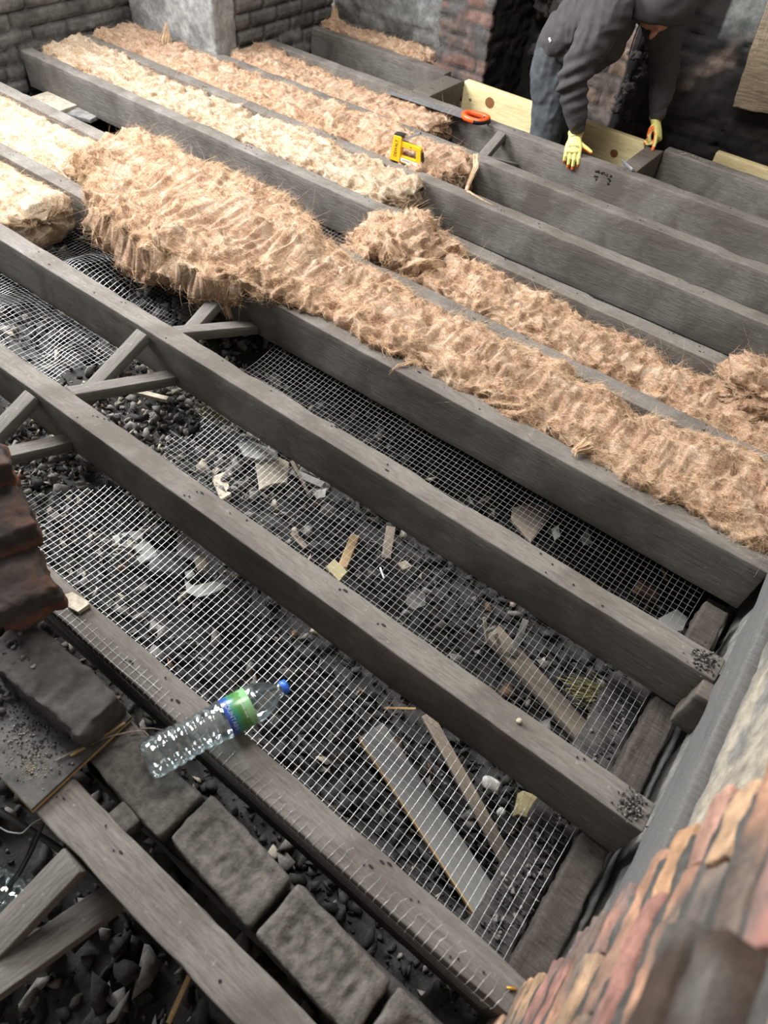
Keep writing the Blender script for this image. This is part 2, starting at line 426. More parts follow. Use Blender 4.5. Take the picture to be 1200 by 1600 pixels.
def pl_back(P):
    x = P[:, 0]; y_ = P[:, 1]; z = P[:, 2]
    a = (x < -2.55)*np.clip((z-.06+.05*fbm(P*9, 2, 1))*20, 0, 1)
    b = (x > -2.2)*(y_ > 4.2)*np.clip(fbm(P*4, 2, 71)*8+1, 0, 1)*.9
    d = (x > -1.42)*(y_ < 4.29)*1.0
    return np.clip(a+b+d, 0, 1)
o = struct(wallfield('wall_back', [(-3.42, 4.10), (-2.53, 4.10), (-2.53, 3.97), (-2.18, 3.97), (-2.18, 4.45), (-1.60, 4.45), (-1.60, 4.10), (-1.36, 4.10), (-1.33, 4.30), (-.85, 4.32), (.5, 4.35)],
     -.7, 1.3, col_back, plaster=pl_back, rough=.014, relief=.014, u0=.05))
# soot crusted lumps of broken render round the old fire opening
def crust(name, pts, depth, seed, mat, thick=.05):
    V = []; rr = np.random.RandomState(seed); parts = []
    for (x, y, z, s) in pts:
        v, f = rbox(2*s, 2*s*.7, 2*s*1.2, s*.6, s*.14, s*.5, 3.2/s, seed+int(x*100)); parts.append((xf(v, (x, y, z), rr.uniform(-.5, .5, 3)), f))
    v, f, mi = join(parts)
    v = v+.006*np.stack([perlin(v*45, 1), perlin(v*45, 2), perlin(v*45, 3)], -1)
    return struct(obj(name, mesh(name, v, f, [mat])))
crust('wall_back_render_crust', [(-1.98, 4.40, .12, .10), (-1.9, 4.38, .28, .11), (-2.06, 4.42, .35, .10), (-1.80, 4.36, .42, .12), (-1.75, 4.38, .20, .09), (-2.1, 4.42, .55, .12), (-1.9, 4.36, .62, .14), (-1.82, 4.34, .10, .05),
      (-1.39, 4.11, .04, .035), (-1.37, 4.13, .12, .045), (-1.36, 4.14, .22, .05), (-1.34, 4.15, .30, .05), (-1.38, 4.12, .30, .04), (-1.35, 4.16, -.02, .03)], 0, 5, M['darkstone'])

def col_right(P, br, rid, pl, U):
    c = lerp((.10, .095, .09), (.16, .15, .14), rid)
    c = lerp(c, (.19, .185, .17), pl)
    f = np.clip((fbm(P*np.array([3, 4, 7]), 3, 23)+.30)*6, 0, 1)*np.clip((P[:, 2]-.12)*25, 0, 1)
    c = lerp(c, (.37, .33, .26), f)
    return c
o = struct(wallfield('wall_right', [(.315, 4.32), (.315, .30)], -.65, 1.35, col_right, plaster=lambda P: np.ones(len(P)), rough=.006))
# grey render strip along the foot of the right wall
v, f = rbox(.035, 3.9, .14, .008, .03, .006, 9, 4)
v = xf(v, (.30, 2.36, .055), (0, .06, 0)); struct(obj('trim_1', mesh('trim_1', v, f, [wood('grey_render', (.095, .093, .09), (.175, .172, .165), .9, grain=(14, 1.2, 14), bmp=.5)])))

# ------------------------------------------------------------------ joists
def joist(name, x0, x1, yc, w, label, d=.18, zt=0.0, seed=0, mat='joist', holes=20, group=None, rough=.0022):
    L = x1-x0
    v, f = rbox(L, w, d, .0045, .03, rough, 14, seed, .003)
    # worn and chipped arrises
    edge = (np.abs(v[:, 1]) > w/2-.007) & (v[:, 2] > d/2-.007)
    ch = np.clip(perlin(np.stack([v[:, 0]*9, v[:, 1]*0+seed, v[:, 1]*3], -1), seed)-.15, 0, 1)*.02
    v[edge, 2] -= ch[edge]; v[edge, 1] -= np.sign(v[edge, 1])*ch[edge]*.6
    parts = [(v, f, 0)]
    rr = random.Random(seed+5)
    for k in range(holes):
        hx = rr.uniform(-L/2+.05, L/2-.05); hy = rr.uniform(-w*.36, w*.36); r = rr.uniform(.0018, .0036)
        for q in range(rr.choice((1, 1, 2))):
            a = np.arange(6)*math.pi/3; st = rr.choice((1, 1, 2.4))
            hv = np.stack([hx+q*.013+r*st*np.cos(a), hy+q*.006+r*np.sin(a), np.full(6, d/2+.0014)], -1)
            parts.append((hv, np.array([[0, 1, 2, 3], [0, 3, 4, 5]]), 1))
    V, F, mi = join(parts)
    o = obj(name, mesh(name, V, F, [M[mat], M['hole']], mi=mi), loc=((x0+x1)/2, yc, zt-d/2))
    return tag(o, label, 'joist' if 'joist' in name else 'timber', group)
NY = [0.2376, 0.6582, 1.0763, 1.4746, 1.8667, 2.2655, 2.6355, 3.0104, 3.4126, 3.8376]
GJ = 'old sooty floor joists'
RX = [.235, .275, .275, .28, .28, .28, .28, .28, .28, .28]
LX = [-4.13]*6+[-4.12, -3.78, -3.40, -3.40]
JL = ['dark old joist under the clear bottle, wire mesh stapled over its edge',
      'sooty joist next beyond the bottle joist, its right end strewn with crumbs',
      'sooty joist with a timber packing block at its right wall end',
      'sooty joist along the near side of the longest fluffy insulation batt',
      'sooty joist between the two long insulation strips at the right',
      'sooty joist running past the yellow stapler side, behind the curled insulation roll',
      'sooty joist with the yellow stapler standing on it',
      'sooty joist with a loose wool strand draped past it, just beyond the yellow stapler',
      'sooty joist with the orange saw and the gloved hand on it', '']
for k in range(9):
    joist('floor_joist', LX[k], RX[k], NY[k]+.0355, .071, JL[k], seed=k*7+1, group=GJ, holes=26)
joist('floor_joist', -3.40, -2.36, NY[9]+.035, .07, 'short cut joist by the back wall, ending left of the fresh pine', seed=81, group=GJ, holes=8)
joist('floor_joist', -.985, .28, NY[9]+.035, .07, 'cut joist in the top right corner starting under the workers far hand', seed=82, group=GJ, holes=8)
joist('floor_joist', -1.05, .26, -.006, .083, 'foreground joist with a raw brown lower edge, bottom left, beside the loose bricks', seed=91, group=GJ, holes=10, rough=.004)
joist('trimmer_timber', -2.345, -2.225, 3.66, .335, 'short sooty trimmer at the left end of the fresh pine board', seed=83, mat='joist_brown', holes=3, d=.16)
joist('trimmer_timber', -1.075, -.985, 3.66, .335, 'short sooty trimmer under the workers far glove with a metal strip on it', seed=84, mat='joist_brown', holes=3, d=.16)
def pine(x0, x1, yc, w, zt, label, knots):
    v, f = rbox(x1-x0, w, .19, .003, .06, .0006, 8, 3); parts = [(v, f, 0)]
    for (kx, kz, r) in knots:
        for (rr_, mi_, off) in ((1.0, 1, .0012),):
            a = np.arange(16)*2*math.pi/16
            kv = np.concatenate([[[kx, -w/2-.0022, kz]], np.stack([kx+r*1.1*np.cos(a), np.full(16, -w/2-.0010), kz+r*np.sin(a)], -1)])
            parts.append((kv, np.array([[0, 1+i, 1+(i+1) % 16, 0] for i in range(16)]), mi_))
    V = []; F = []; MI = []; o_ = 0
    for p in parts:
        V.append(p[0]); F += [tuple(dict.fromkeys(int(q)+o_ for q in r_)) for r_ in p[1]]; MI += [p[2]]*len(p[1]); o_ += len(p[0])
    return tag(obj('pine_board', mesh('pine_board', np.concatenate(V), F, [M['new_wood'], M['knot']], mi=MI), loc=((x0+x1)/2, yc, zt-.095)), label, 'timber')
pine(-2.223, -1.09, 3.863, .047, .0, 'fresh yellow pine board with brown knots set behind the workers legs', [(-.38, .03, .028), (.42, .0, .02), (-.51, .01, .008)])
pine(-.80, .29, 4.18, .047, -.045, 'fresh yellow pine board end in the top right corner by the black wall', [(.1, .03, .008)])

# herringbone struts
def strut(p, q, w, t, label, mat='strut', seed=0, group='herringbone struts between the joists', name='bridging_strut'):
    p = np.array(p); q = np.array(q); d = q-p; L = np.linalg.norm(d)
    v, f = rbox(L, w, t, .003, .04, .0016, 18, seed)
    xa = Vector(d/L); za = Vector((0, 0, 1))-xa*xa.z; za.normalize(); ya = za.cross(xa)
    Mx = Matrix((xa, ya, za)).transposed()
    o = obj(name, mesh(name, v, f, [M[mat]]), loc=tuple((p+q)/2), rot=Mx.to_euler())
    return tag(o, label, 'strut', group)
bays = [(0, 'between the bottle joist and the next one'), (1, 'in the second bay beyond the bottle'), (2, 'in the third bay beside the hanging wool'), (5, 'at the batt end before the stapler joist'), (7, 'in the bay between stapler and orange saw')]
for b_, where in bays:
    y0 = NY[b_]+.073; y1 = NY[b_+1]-.002
    strut((-1.705, y1, -.025), (-1.705, y0, -.155), .05, .036, 'strut high at its far end '+where, seed=b_)
    strut((-1.635, y0, -.028), (-1.60, y1, -.15), .05, .036, 'strut high at its near end '+where, seed=b_+20)
strut((-.555, -.052, -.022), (-.60, -.42, -.16), .058, .034, 'upper of two crossed struts, grey with raw orange edge, bottom left corner', 'strut', 41, 'crossed struts with raw edges in the bottom left corner')
strut((-.49, -.05, -.15), (-.56, -.42, -.055), .058, .034, 'lower of two crossed struts, ribbed grey face, bottom left corner', 'strut', 42, 'crossed struts with raw edges in the bottom left corner')

# ------------------------------------------------------------------ wire netting
def netting(name, x0, x1, y0, y1, hf, label, cell=.0185, r=.00054, jitter=.25, edge_seed=0, wrap=False, cut=None):
    parts = []; rr = random.Random(edge_seed)
    def polys(P, r=r):                  # P: (n,3) path, 3 sided wire
        V, F = tube(P, r, 3); parts.append((V, F))
    xs = np.arange(x0, x1, cell); ys = np.arange(y0, y1, cell)
    st = .02
    for xx in xs:
        a = y0-rr.uniform(0, .006); b = y1+rr.uniform(0, .006)
        yy = np.arange(a, b, st)
        if cut: yy = yy[[cut(xx, q) for q in yy]]
        if len(yy) < 2: continue
        for seg in np.split(yy, np.where(np.diff(yy) > st*1.5)[0]+1):
            if len(seg) < 2: continue
            xa = np.full(len(seg), xx)
            wx = xa+.0035*perlin(np.stack([xa*6, seg*6, xa*0], -1), 2)*jitter*4
            P = np.stack([wx, seg, hf(wx, seg)], -1)
            if wrap and seg[0] < y0+.02:
                z0_ = P[0, 2]; up = [[wx[0], .2345, zz] for zz in np.linspace(.0015, z0_, 5)]
                n_ = rr.uniform(.030, .042); loose = xx > -.46
                lift = (lambda t: .0022+(.010*t*t if loose else .0006))
                top = [[wx[0]+.004*t*rr.uniform(-1, 1)*(1 if loose else .2)+(.006*t if loose else 0), .2365+n_*t, lift(t)] for t in (1, .75, .5, .25, 0)]
                if -.66 < xx < -.47: top = top[2:]
                P = np.concatenate([top, up, P[1:]])
            polys(P)
    for yy in ys:
        xa = np.arange(x0, x1, st)
        if cut: xa = xa[[cut(q, yy) for q in xa]]
        if len(xa) < 2: continue
        for seg in np.split(xa, np.where(np.diff(xa) > st*1.5)[0]+1):
            if len(seg) < 2: continue
            ya = np.full(len(seg), yy)+.002*perlin(np.stack([seg*6, seg*0+yy*6, seg*0+4], -1), 3)
            P = np.stack([seg, ya, hf(seg, ya)], -1)
            polys(P, r*.72)
    if wrap:
        for zz in (-.02, -.04, -.06, -.08):
            xa = np.arange(x0, x1, .03); polys(np.stack([xa, np.full(len(xa), .2342), np.full(len(xa), zz)+.001*np.sin(xa*40)], -1))
        for yq in (.2425, .2610):
            xa = np.arange(x0, -.47, .02); xa = xa[(xa < -.66)]; polys(np.stack([xa, yq+.0015*np.sin(xa*25), .0022+xa*0], -1))
    v, f, mi = join(parts)
    return tag(obj(name, mesh(name, v, f, [M['wire']])), label, 'wire mesh')
def sag(x, y):
    s = np.zeros_like(x)
    for k in range(8):
        a = NY[k]+.071; b = NY[k+1]; t = np.clip((y-a)/(b-a), 0, 1); s += .014*np.sin(math.pi*t)
    return s
def h_right(x, y):
    return -.1835-sag(x, y)*(1+.5*np.sin(x*3))-.004*np.abs(perlin(np.stack([x*5, y*5, x*0], -1), 6))
def h_left(x, y):
    s = sag(x, y)/.014
    p = np.stack([x*4.2, y*4.2, x*0], -1)
    lift = np.clip(.055*np.exp(-((x+2.35)**2)/.035)+.05*np.exp(-((x+2.85)**2)/.02)+.05*perlin(p, 9)+.016*perlin(p*3, 10), -.05, .12)
    return -.1835-.012*s+lift*s*(y < 1.9)
netting('wire_mesh', -1.74, .19, .2425, 1.95, h_right, 'bright galvanised wire mesh sheet stapled under the front joists at right', wrap=True, edge_seed=2,
        cut=lambda x, y: not (y < NY[1] and x < -1.28 and y > .34+.95*(x+1.72)) and not (NY[1] < y < NY[2] and x < -1.42+.04*math.sin(y*40)) and not (y > NY[2] and x < -1.50))
netting('wire_mesh', -4.10, -1.72, .2425, 1.95, h_left, 'rumpled wire mesh sheet humped between the joists at the left edge', edge_seed=3,
        cut=lambda x, y: not (y < NY[1] and x > -1.95) and x < -1.80-.12*abs(math.sin(y*9)))
netting('wire_mesh', -3.30, .20, 1.96, 3.02, h_right, 'dark strip of wire mesh seen in the gap past the curled insulation', edge_seed=4, cell=.0185)

# ------------------------------------------------------------------ insulation
def fibres(V, N, n, seed, ln=.026, r=.00042, pick=None, along=2.0, lift=.13, segs=4):
    rs = np.random.RandomState(seed)
    idx = rs.randint(0, len(V), n) if pick is None else rs.choice(pick, n)
    p = V[idx]-N[idx]*.001; nr = N[idx]
    ang = 6.5*perlin(p*7, seed+3)+rs.normal(0, .7, n)
    d = np.stack([np.cos(ang)*along, np.sin(ang), rs.normal(0, .25, n)], -1)
    d -= nr*(d*nr).sum(1)[:, None]; d /= np.linalg.norm(d, axis=1)[:, None]+1e-9
    L = ln*rs.gamma(3, .33, n)[:, None]
    cv = np.cross(nr, d)*rs.normal(0, 1.5, n)[:, None]; up = nr*(np.abs(rs.normal(0, lift, n))[:, None])
    t = np.linspace(0, 1, segs+1)
    P = np.stack([p+d*L*k+cv*L*k*k*.7+up*L*(k-.9*k*k) for k in t], 1)   # n, segs+1, 3
    P += rs.normal(0, .0008, P.shape)
    R = r*rs.uniform(.5, 1.6, n)[:, None]*np.array([1-.75*k for k in t])[None]
    a = np.cross(d, nr); b = nr
    th = np.array([0, 2.094, 4.189])
    VV = P[:, :, None]+R[:, :, None, None]*(a[:, None, None]*np.cos(th)[None, None, :, None]+b[:, None, None]*np.sin(th)[None, None, :, None])
    k = segs+1; VV = VV.reshape(-1, 3)
    base = (np.arange(n)*k*3)[:, None, None]; i = (np.arange(segs)*3)[None, :, None]; j = np.arange(3)[None, None]; j2 = (j+1) % 3
    F = np.stack([base+i+j, base+i+j2, base+i+3+j2, base+i+3+j], -1).reshape(-1, 4)
    return VV, F
def grid_normals(G):
    du = np.gradient(G, axis=0); dv = np.gradient(G, axis=1)
    n = np.cross(du, dv); n /= np.linalg.norm(n, axis=2)[:, :, None]+1e-9
    return n
def batt(name, label, x0, x1, ya, yb, zb, zt, seed, group=None, nf=4000, amp=1.0, mat='wool', hang=None, res=.0065, endcut=0.02, xend=None, fray=1.0):
    """ya, yb, zt may be functions of x; hang(x, v) shifts the front edge"""
    fn = lambda q, xx: np.array([q(a) for a in xx]) if callable(q) else np.full(len(xx), q)
    xs = np.arange(x0, x1+res, res); n = len(xs)
    A, B, ZT, ZB = fn(ya, xs), fn(yb, xs), fn(zt, xs), fn(zb, xs)
    nt_ = 58
    th = np.concatenate([np.linspace(-.18, math.pi+.18, 46), np.linspace(math.pi+.18, 2*math.pi-.18, nt_-44)[1:-1]])
    cx = np.sign(np.cos(th))*np.abs(np.cos(th))**.5; cz = np.sign(np.sin(th))*np.abs(np.sin(th))**.5
    endt = np.clip(np.minimum(xs-x0, x1-xs)/endcut, 0, 1); endf = .80+.20*np.sqrt(endt*(2-endt))
    G = np.zeros((n, len(th), 3)); mid = (A+B)/2; hw = (B-A)/2; zm = (ZT+ZB)/2; hz = (ZT-ZB)/2
    G[:, :, 0] = xs[:, None]; G[:, :, 1] = mid[:, None]+(hw*endf)[:, None]*cx[None]; G[:, :, 2] = zm[:, None]+(hz*endf)[:, None]*cz[None]
    if hang: G = hang(G, xs, th, cx, cz)
    caps_ = [(.93, .004), (.8, .007), (.62, .009), (.42, .010), (.2, .010)]
    c0 = G[0].mean(0); c1 = G[-1].mean(0)
    pre = [c0+(G[0]-c0)*k-np.array([e_, 0, 0]) for k, e_ in caps_[::-1]]; post = [c1+(G[-1]-c1)*k+np.array([e_, 0, 0]) for k, e_ in caps_]
    G = np.concatenate([np.array(pre), G, np.array(post)]); n = len(G); xs = np.concatenate([np.full(5, xs[0]), xs, np.full(5, xs[-1])]); endt = np.concatenate([np.zeros(5), endt, np.zeros(5)])
    Nn = -grid_normals(G)
    c = G.mean(1, keepdims=True); s = ((G-c)*Nn).sum(2).mean();  Nn = Nn*(1 if s > 0 else -1)
    P = G.reshape(-1, 3); NN = Nn.reshape(-1, 3)
    w = np.stack([perlin(P*9, seed+1), perlin(P*9, seed+2), perlin(P*9, seed+3)], -1)
    q = P+.075*w
    st = np.array([.42, 1.15, 1.15])
    d = .034*fbm(P*np.array([6, 10, 10]), 2, seed)+.017*ridge(q*st*20, seed+4)*.8+.0135*ridge(q*st*40, seed+5)+.0045*ridge((q+.01*w)*st*110, seed+6)-.014*np.clip(-ridge(q*np.array([9, 14, 14]), seed+9), 0, 1)
    d += .012*np.clip(ridge(q*st*13, seed+7)-.35, 0, 1)
    P = P+NN*(amp*(d-.014))[:, None]+np.stack([perlin(q*30, 5), perlin(q*30, 6), 0*d], -1)*.006*amp
    # shaggy ends
    fe = np.repeat(1-endt, len(th)); P[:, 0] += fe*np.where(np.repeat(xs, len(th)) > (x0+x1)/2, 1, -1)*.03*fbm(P*np.array([3, 18, 18]), 3, seed+8)*fray
    V = np.concatenate([P, [P[:len(th)].mean(0)], [P[-len(th):].mean(0)]])
    m_ = len(th); i = np.arange(n-1)[:, None]*m_; j = np.arange(m_)[None]; j2 = (j+1) % m_
    F = np.stack([i+j, i+j2, i+m_+j2, i+m_+j], -1).reshape(-1, 4)
    j = np.arange(0, m_, 2); e0 = np.stack([np.full(len(j), n*m_), j, (j+1) % m_, (j+2) % m_], -1); e1 = np.stack([np.full(len(j), n*m_+1), (n-1)*m_+(j+2) % m_, (n-1)*m_+(j+1) % m_, (n-1)*m_+j], -1)
    F = np.concatenate([F, e0, e1])
    o = obj(name, mesh(name, V, F, [M[mat]])); tag(o, label, 'insulation', group)
    Gn = grid_normals(P.reshape(n, m_, 3)).reshape(-1, 3); flip = np.sign((Gn*NN).sum(1).mean()); Gn = Gn*flip
    top = np.where((np.tile(np.sin(th), n) > -.25))[0]
    fv, ff = fibres(P, Gn, int(nf*1.7), seed+11, pick=top)
    edge = np.where(np.tile(np.abs(np.cos(th)) > .8, n) & (np.tile(np.sin(th), n) > -.4))[0]
    f2, g2 = fibres(P, Gn, nf//2, seed+12, ln=.016, r=.0005, pick=edge, lift=.5)
    # twisted tufts
    v_, f_, _ = join([(fv, ff), (f2, g2)])
    fo = obj('fibre_fluff', mesh('fibre_fluff', v_, f_, [M['fibre'], ]), o); fo['kind'] = 'stuff'
    return o
GI = 'orange brown mineral wool batts between the joists'
def wob(base, a, s, f=5): return lambda x: base+a*float(perlin(np.array([[x*f, s, .3]]), 1)[0])
# far bays first
batt('insulation_batt', 'narrow strip of orange wool squeezed against the back wall behind the farthest joist', -3.38, -2.56, 3.915, 4.07, -.13, .015, 101, nf=1300)
batt('insulation_batt', 'wool batt lying in the farthest filled bay, cut off just before the orange saw', -3.40, -2.02, 3.085, 3.405, -.14, lambda x: -.012+.02*math.sin(x*3), 102, nf=4200)
batt('insulation_batt', 'wool batt behind the yellow stapler with a loose end hanging at the open bay', -4.10, -1.62, 2.705, 3.02, -.14, lambda x: .010+.016*math.sin(x*2.3), 103, nf=7000)
batt('insulation_batt', 'wool batt in the bay before the stapler joist, ending at the crossed struts', -4.09, -1.68, 2.345, 2.64, -.14, lambda x: .006+.012*math.sin(x*2.9+1), 104, nf=7500, mat='wool_pale')
# curled roll end and right-hand batt beyond the long bare joist
batt('insulation_batt', 'ragged wool batt in the bay beyond the longest one, running off at the right edge', -1.34, .27, wob(1.945, .01, 3), wob(2.20, .035, 9, 4), -.13, lambda x: -.005+.018*math.sin(x*5), 105, nf=9000, amp=1.25)
batt('insulation_piece', 'curled lump of wool standing up at the start of the ragged right batt', -1.60, -1.22, wob(1.96, .02, 3, 9), wob(2.27, .03, 5, 9), -.15, lambda x: .055+.03*math.sin(x*17), 106, nf=3000, amp=1.7, endcut=.09, fray=2)
batt('insulation_piece', 'upright curled tuft of wool at the right edge above the ragged batt', -.07, .12, 2.09, 2.25, -.05, lambda x: .085, 116, nf=1600, amp=1.6, endcut=.05, fray=2)
# flat layer at left and block with a cut end
batt('insulation_batt', 'smooth pale wool layer at the left edge running under the big folded batt', -4.10, -2.62, 1.555, 1.865, -.14, lambda x: -.004, 107, nf=4500, amp=.62, mat='wool_pale')
batt('insulation_batt', 'pale thick wool block with a clean brown cut end at the left edge', -4.10, -2.60, 1.165, 1.455, -.15, lambda x: -.002+.018*math.sin(x*4), 108, nf=4200, amp=.55, mat='wool_pale', endcut=.012, fray=.5)
# the big one: folded over the joist at left, settling into its bay at right
def ss(a, b, x): t = min(1, max(0, (x-a)/(b-a))); return t*t*(3-2*t)
def bigA(x): return 1.385+.22*(1-ss(-2.75, -2.32, x))+.15*ss(-1.75, -1.25, x)-.01*ss(-.6, 0, x)+(.03*math.sin(x*7)+.012*math.sin(x*19))*(1-.55*ss(-1.7, -1.2, x))
def bigB(x): return 1.965-.115*ss(-1.85, -1.45, x)+.010*math.sin(x*9+1)
def bigT(x): return .085-.060*ss(-1.7, -1.2, x)+.012*math.sin(x*5.3)
def bigZ(x): return -.035-.09*ss(-1.5, -1.25, x)
def bighang(G, xs, th, cx, cz):
    k = np.array([1-ss(-1.85, -1.45, a) for a in xs]); front = np.clip(-cx, 0, 1)**2
    # right-hand part sits between the joists: lower flanks pulled inside the bay
    low = (G[:, :, 2] < -.002); r_ = np.array([ss(-1.6, -1.2, a) for a in xs])[:, None]
    yy = G[:, :, 1]; y2 = np.clip(yy, 1.552, 1.862); G[:, :, 1] = np.where(low, yy*(1-r_)+y2*r_, yy)
    # left part: front face droops past the joist
    dr = (k[:, None]*front[None]*(cz[None] < .35)); G[:, :, 2] -= dr*(.075+.03*np.sin(xs*14))[:, None]; G[:, :, 1] -= dr*.028
    low2 = (G[:, :, 2] < .004)*(1-r_)*(G[:, :, 1] > 1.44); G[:, :, 2] = G[:, :, 2]*(1-low2)+.004*low2
    return G
batt('insulation_batt', 'longest fluffy wool batt crossing the whole picture, folded over two joists at left', -2.78, .285, bigA, bigB, bigZ, bigT, 109, nf=26000, amp=1.3, hang=bighang, endcut=.05)
# torn clumps hanging from the fold
def clump(name, label, p0, ends, seed, n=160, w=.02, r=.0010, cat='insulation'):
    rs = np.random.RandomState(seed); pts = [np.array(p0)]+[np.array(e) for e in ends]; parts = []
    t = np.linspace(0, 1, len(pts)); tt = np.linspace(0, 1, 14); P = np.stack([np.interp(tt, t, [p[k] for p in pts]) for k in range(3)], -1)
    for k in range(n):
        off = rs.normal(0, w, 3)*np.array([1, .5, .7]); ln = rs.uniform(.45, 1.0)
        Q = P[:max(4, int(14*ln))].copy(); s = np.linspace(0, 1, len(Q))[:, None]
        Q = Q+off*(1-.7*s)+.006*np.stack([perlin(Q*40+k, 1), perlin(Q*40+k, 2), perlin(Q*40+k, 3)], -1)*(1+s)
        parts.append(tube(Q, r*rs.uniform(.5, 2.2)*(1.15-s[:, 0]), 3))
    v, f, mi = join(parts); return tag(obj(name, mesh(name, v, f, [M['fibre']])), label, cat)
rs = random.Random(5)
for k, (a, b_, lab) in enumerate([
        (-2.28, .15, 'leftmost torn tuft of wool hanging off the fold in front of the joist'),
        (-2.12, .13, 'broad torn tuft of wool drooping from the fold, second from its left end'),
        (-1.98, .14, 'torn tuft of wool drooping at the middle of the fold'),
        (-1.82, .10, 'short torn tuft of wool at the fold, right of its middle'),
        (-1.66, .12, 'last torn tuft of wool touching the crossed strut')]):
    clump('wool_tuft', lab, (a, 1.445, .045), [(a-.01, 1.418, .0), (a-.02, 1.41, -.05), (a+rs.uniform(-.03, .03), 1.405, -b_)], 300+k, n=330 if k in (1, 2) else 170, w=.035 if k in (1, 2) else .016)
clump('wool_strand', 'long thin wool strand hanging from the batt end behind the stapler', (-1.60, 2.98, .03), [(-1.565, 2.93, .0), (-1.55, 2.86, -.04), (-1.50, 2.74, -.05), (-1.47, 2.69, .006), (-1.38, 2.672, .004), (-1.25, 2.655, .004)], 310, n=60, w=.006)
clump('wool_strand', 'thin pale wisp of wool dangling over the joist edge, centre of the picture', (-.93, 1.53, .01), [(-.955, 1.49, .008), (-.965, 1.468, -.004), (-.975, 1.462, -.04)], 311, n=14, w=.002)
clump('wool_tuft', 'upright orange tuft of wool against the painted chimney wall', (-3.74, 2.95, .0), [(-3.745, 2.97, .05), (-3.74, 2.98, .10)], 312, n=160, w=.018)
clump('wool_tuft', 'frayed tuft of wool standing in the far corner behind the last joist', (-3.33, 3.98, .0), [(-3.33, 3.99, .06), (-3.34, 4.0, .12)], 313, n=160, w=.02)
clump('wool_tuft', 'small yellowish curl of wool sticking out of the longest batt near the right', (-.30, 1.55, .03), [(-.32, 1.515, .025), (-.31, 1.50, .008)], 314, n=90, w=.012)

# ------------------------------------------------------------------ rubble
def rocks(nv, seed, elong=(1, 1, 1)):
    out = []; rr = np.random.RandomState(seed)
    for k in range(nv):
        bm = bmesh.new(); q = rr.normal(size=(rr.randint(7, 11), 3)); q /= np.linalg.norm(q, axis=1)[:, None]; q *= rr.uniform(.6, 1.0, (len(q), 1)); q = q*np.array(elong)*np.array([1, rr.uniform(.5, 1), rr.uniform(.3, .9)])
        for p in q: bm.verts.new(p)
        r_ = bmesh.ops.convex_hull(bm, input=list(bm.verts)); 
        for v in [v for v in bm.verts if not v.link_faces]: bm.verts.remove(v)
        bmesh.ops.triangulate(bm, faces=list(bm.faces)); bm.verts.ensure_lookup_table(); bm.verts.index_update()
        out.append((np.array([v.co[:] for v in bm.verts]), np.array([[v.index for v in f.verts] for f in bm.faces]))); bm.free()
    return out
ROCK = rocks(18, 3)
def scatter(name, label, n, xr, yr, smin, smax, seed, mats, probs, up=.3, sel=None, flat=1.0, cat='rubble'):
    rr = np.random.RandomState(seed); V = []; Fs = []; MI = []; o_ = 0
    xs = rr.uniform(*xr, n); ys = rr.uniform(*yr, n); g = ground_h(xs, ys); s = smin+(smax-smin)*rr.power(.45, n)**2
    if True: s = smin*(smax/smin)**(rr.uniform(0, 1, n)**1.45)
    mi = rr.choice(len(mats), n, p=probs)
    for k in range(n):
        if sel and not sel(xs[k], ys[k]): continue
        v, f = ROCK[rr.randint(len(ROCK))]
        e = rr.uniform(-math.pi, math.pi, 3); R = np.array(Euler(e).to_matrix())
        q = (v*s[k]*np.array([1, 1, flat if mi[k] >= 2 else 1])) @ R.T+np.array([xs[k], ys[k], g[k]+s[k]*rr.uniform(0, up*2)])
        V.append(q); Fs.append(f+o_); MI.append(np.full(len(f), mi[k])); o_ += len(v)
    me = mesh(name, np.concatenate(V), np.concatenate(Fs), mats, smooth=False, mi=np.concatenate(MI))
    return tag(obj(name, me), label, cat, kind='stuff')
mats4 = [M['coal'], M['rubble_grey'], M['rubble_pale'], M['rubble_brown']]
inb = lambda x, y: not (abs(y-.27) < .0)
scatter('rubble', 'loose grey and black rubble banked up under the struts at the left', 5200, (-2.9, -.95), (.12, 1.95), .005, .050, 21, mats4, [.40, .42, .13, .05], flat=.5)
scatter('rubble', 'rubble painted darker for shade, covering the deeper ground under the front joists at right', 5200, (-.95, .25), (.12, 1.95), .006, .048, 26, mats4, [.84, .08, .035, .045], flat=.45)  # mix weighted to black, painting the shade of the right-hand bays
scatter('rubble', 'coarse lumps of black rubble in the dark pit at the bottom left', 1300, (-1.3, .25), (-.7, .22), .010, .080, 22, mats4, [.8, .2, 0, 0])
scatter('rubble', 'pale plaster crumbs mixed in the rubble by the crossed struts', 3200, (-2.0, -1.15), (.30, 1.45), .005, .030, 23, mats4, [.25, .48, .22, .05], up=.9, flat=.4)
scatter('rubble', 'black crumbs and lumps scattered under the back joists', 2500, (-4.1, .25), (1.95, 4.05), .008, .04, 24, mats4, [.75, .19, .03, .03])

gs = []; rr_ = np.random.RandomState(4)
for q_ in range(34):
    v, f = ROCK[q_ % 18]; k_ = rr_.uniform(.004, .011); edge_ = q_ % 3
    gx_ = rr_.uniform(-1.16, -1.14) if edge_ == 0 else (rr_.uniform(-1.09, -1.075) if edge_ == 1 else rr_.uniform(-1.16, -1.08)); gz_ = rr_.uniform(-.075, -.025) if edge_ < 2 else rr_.uniform(-.035, -.025)
    gs.append((v*np.array([k_, .0022, k_*1.2])+np.array([gx_, 3.4118, gz_]), f))
v, f, _ = join(gs); jo = [o_ for o_ in bpy.data.objects if o_.get('label', '').startswith('sooty joist with the orange saw')][0]
gg = obj('gouge', mesh('gouge', v, f, [M['hole']], smooth=False), jo); gg.matrix_parent_inverse = Matrix.Translation(-jo.location); gg['label'] = 'dark rotten notch marks'

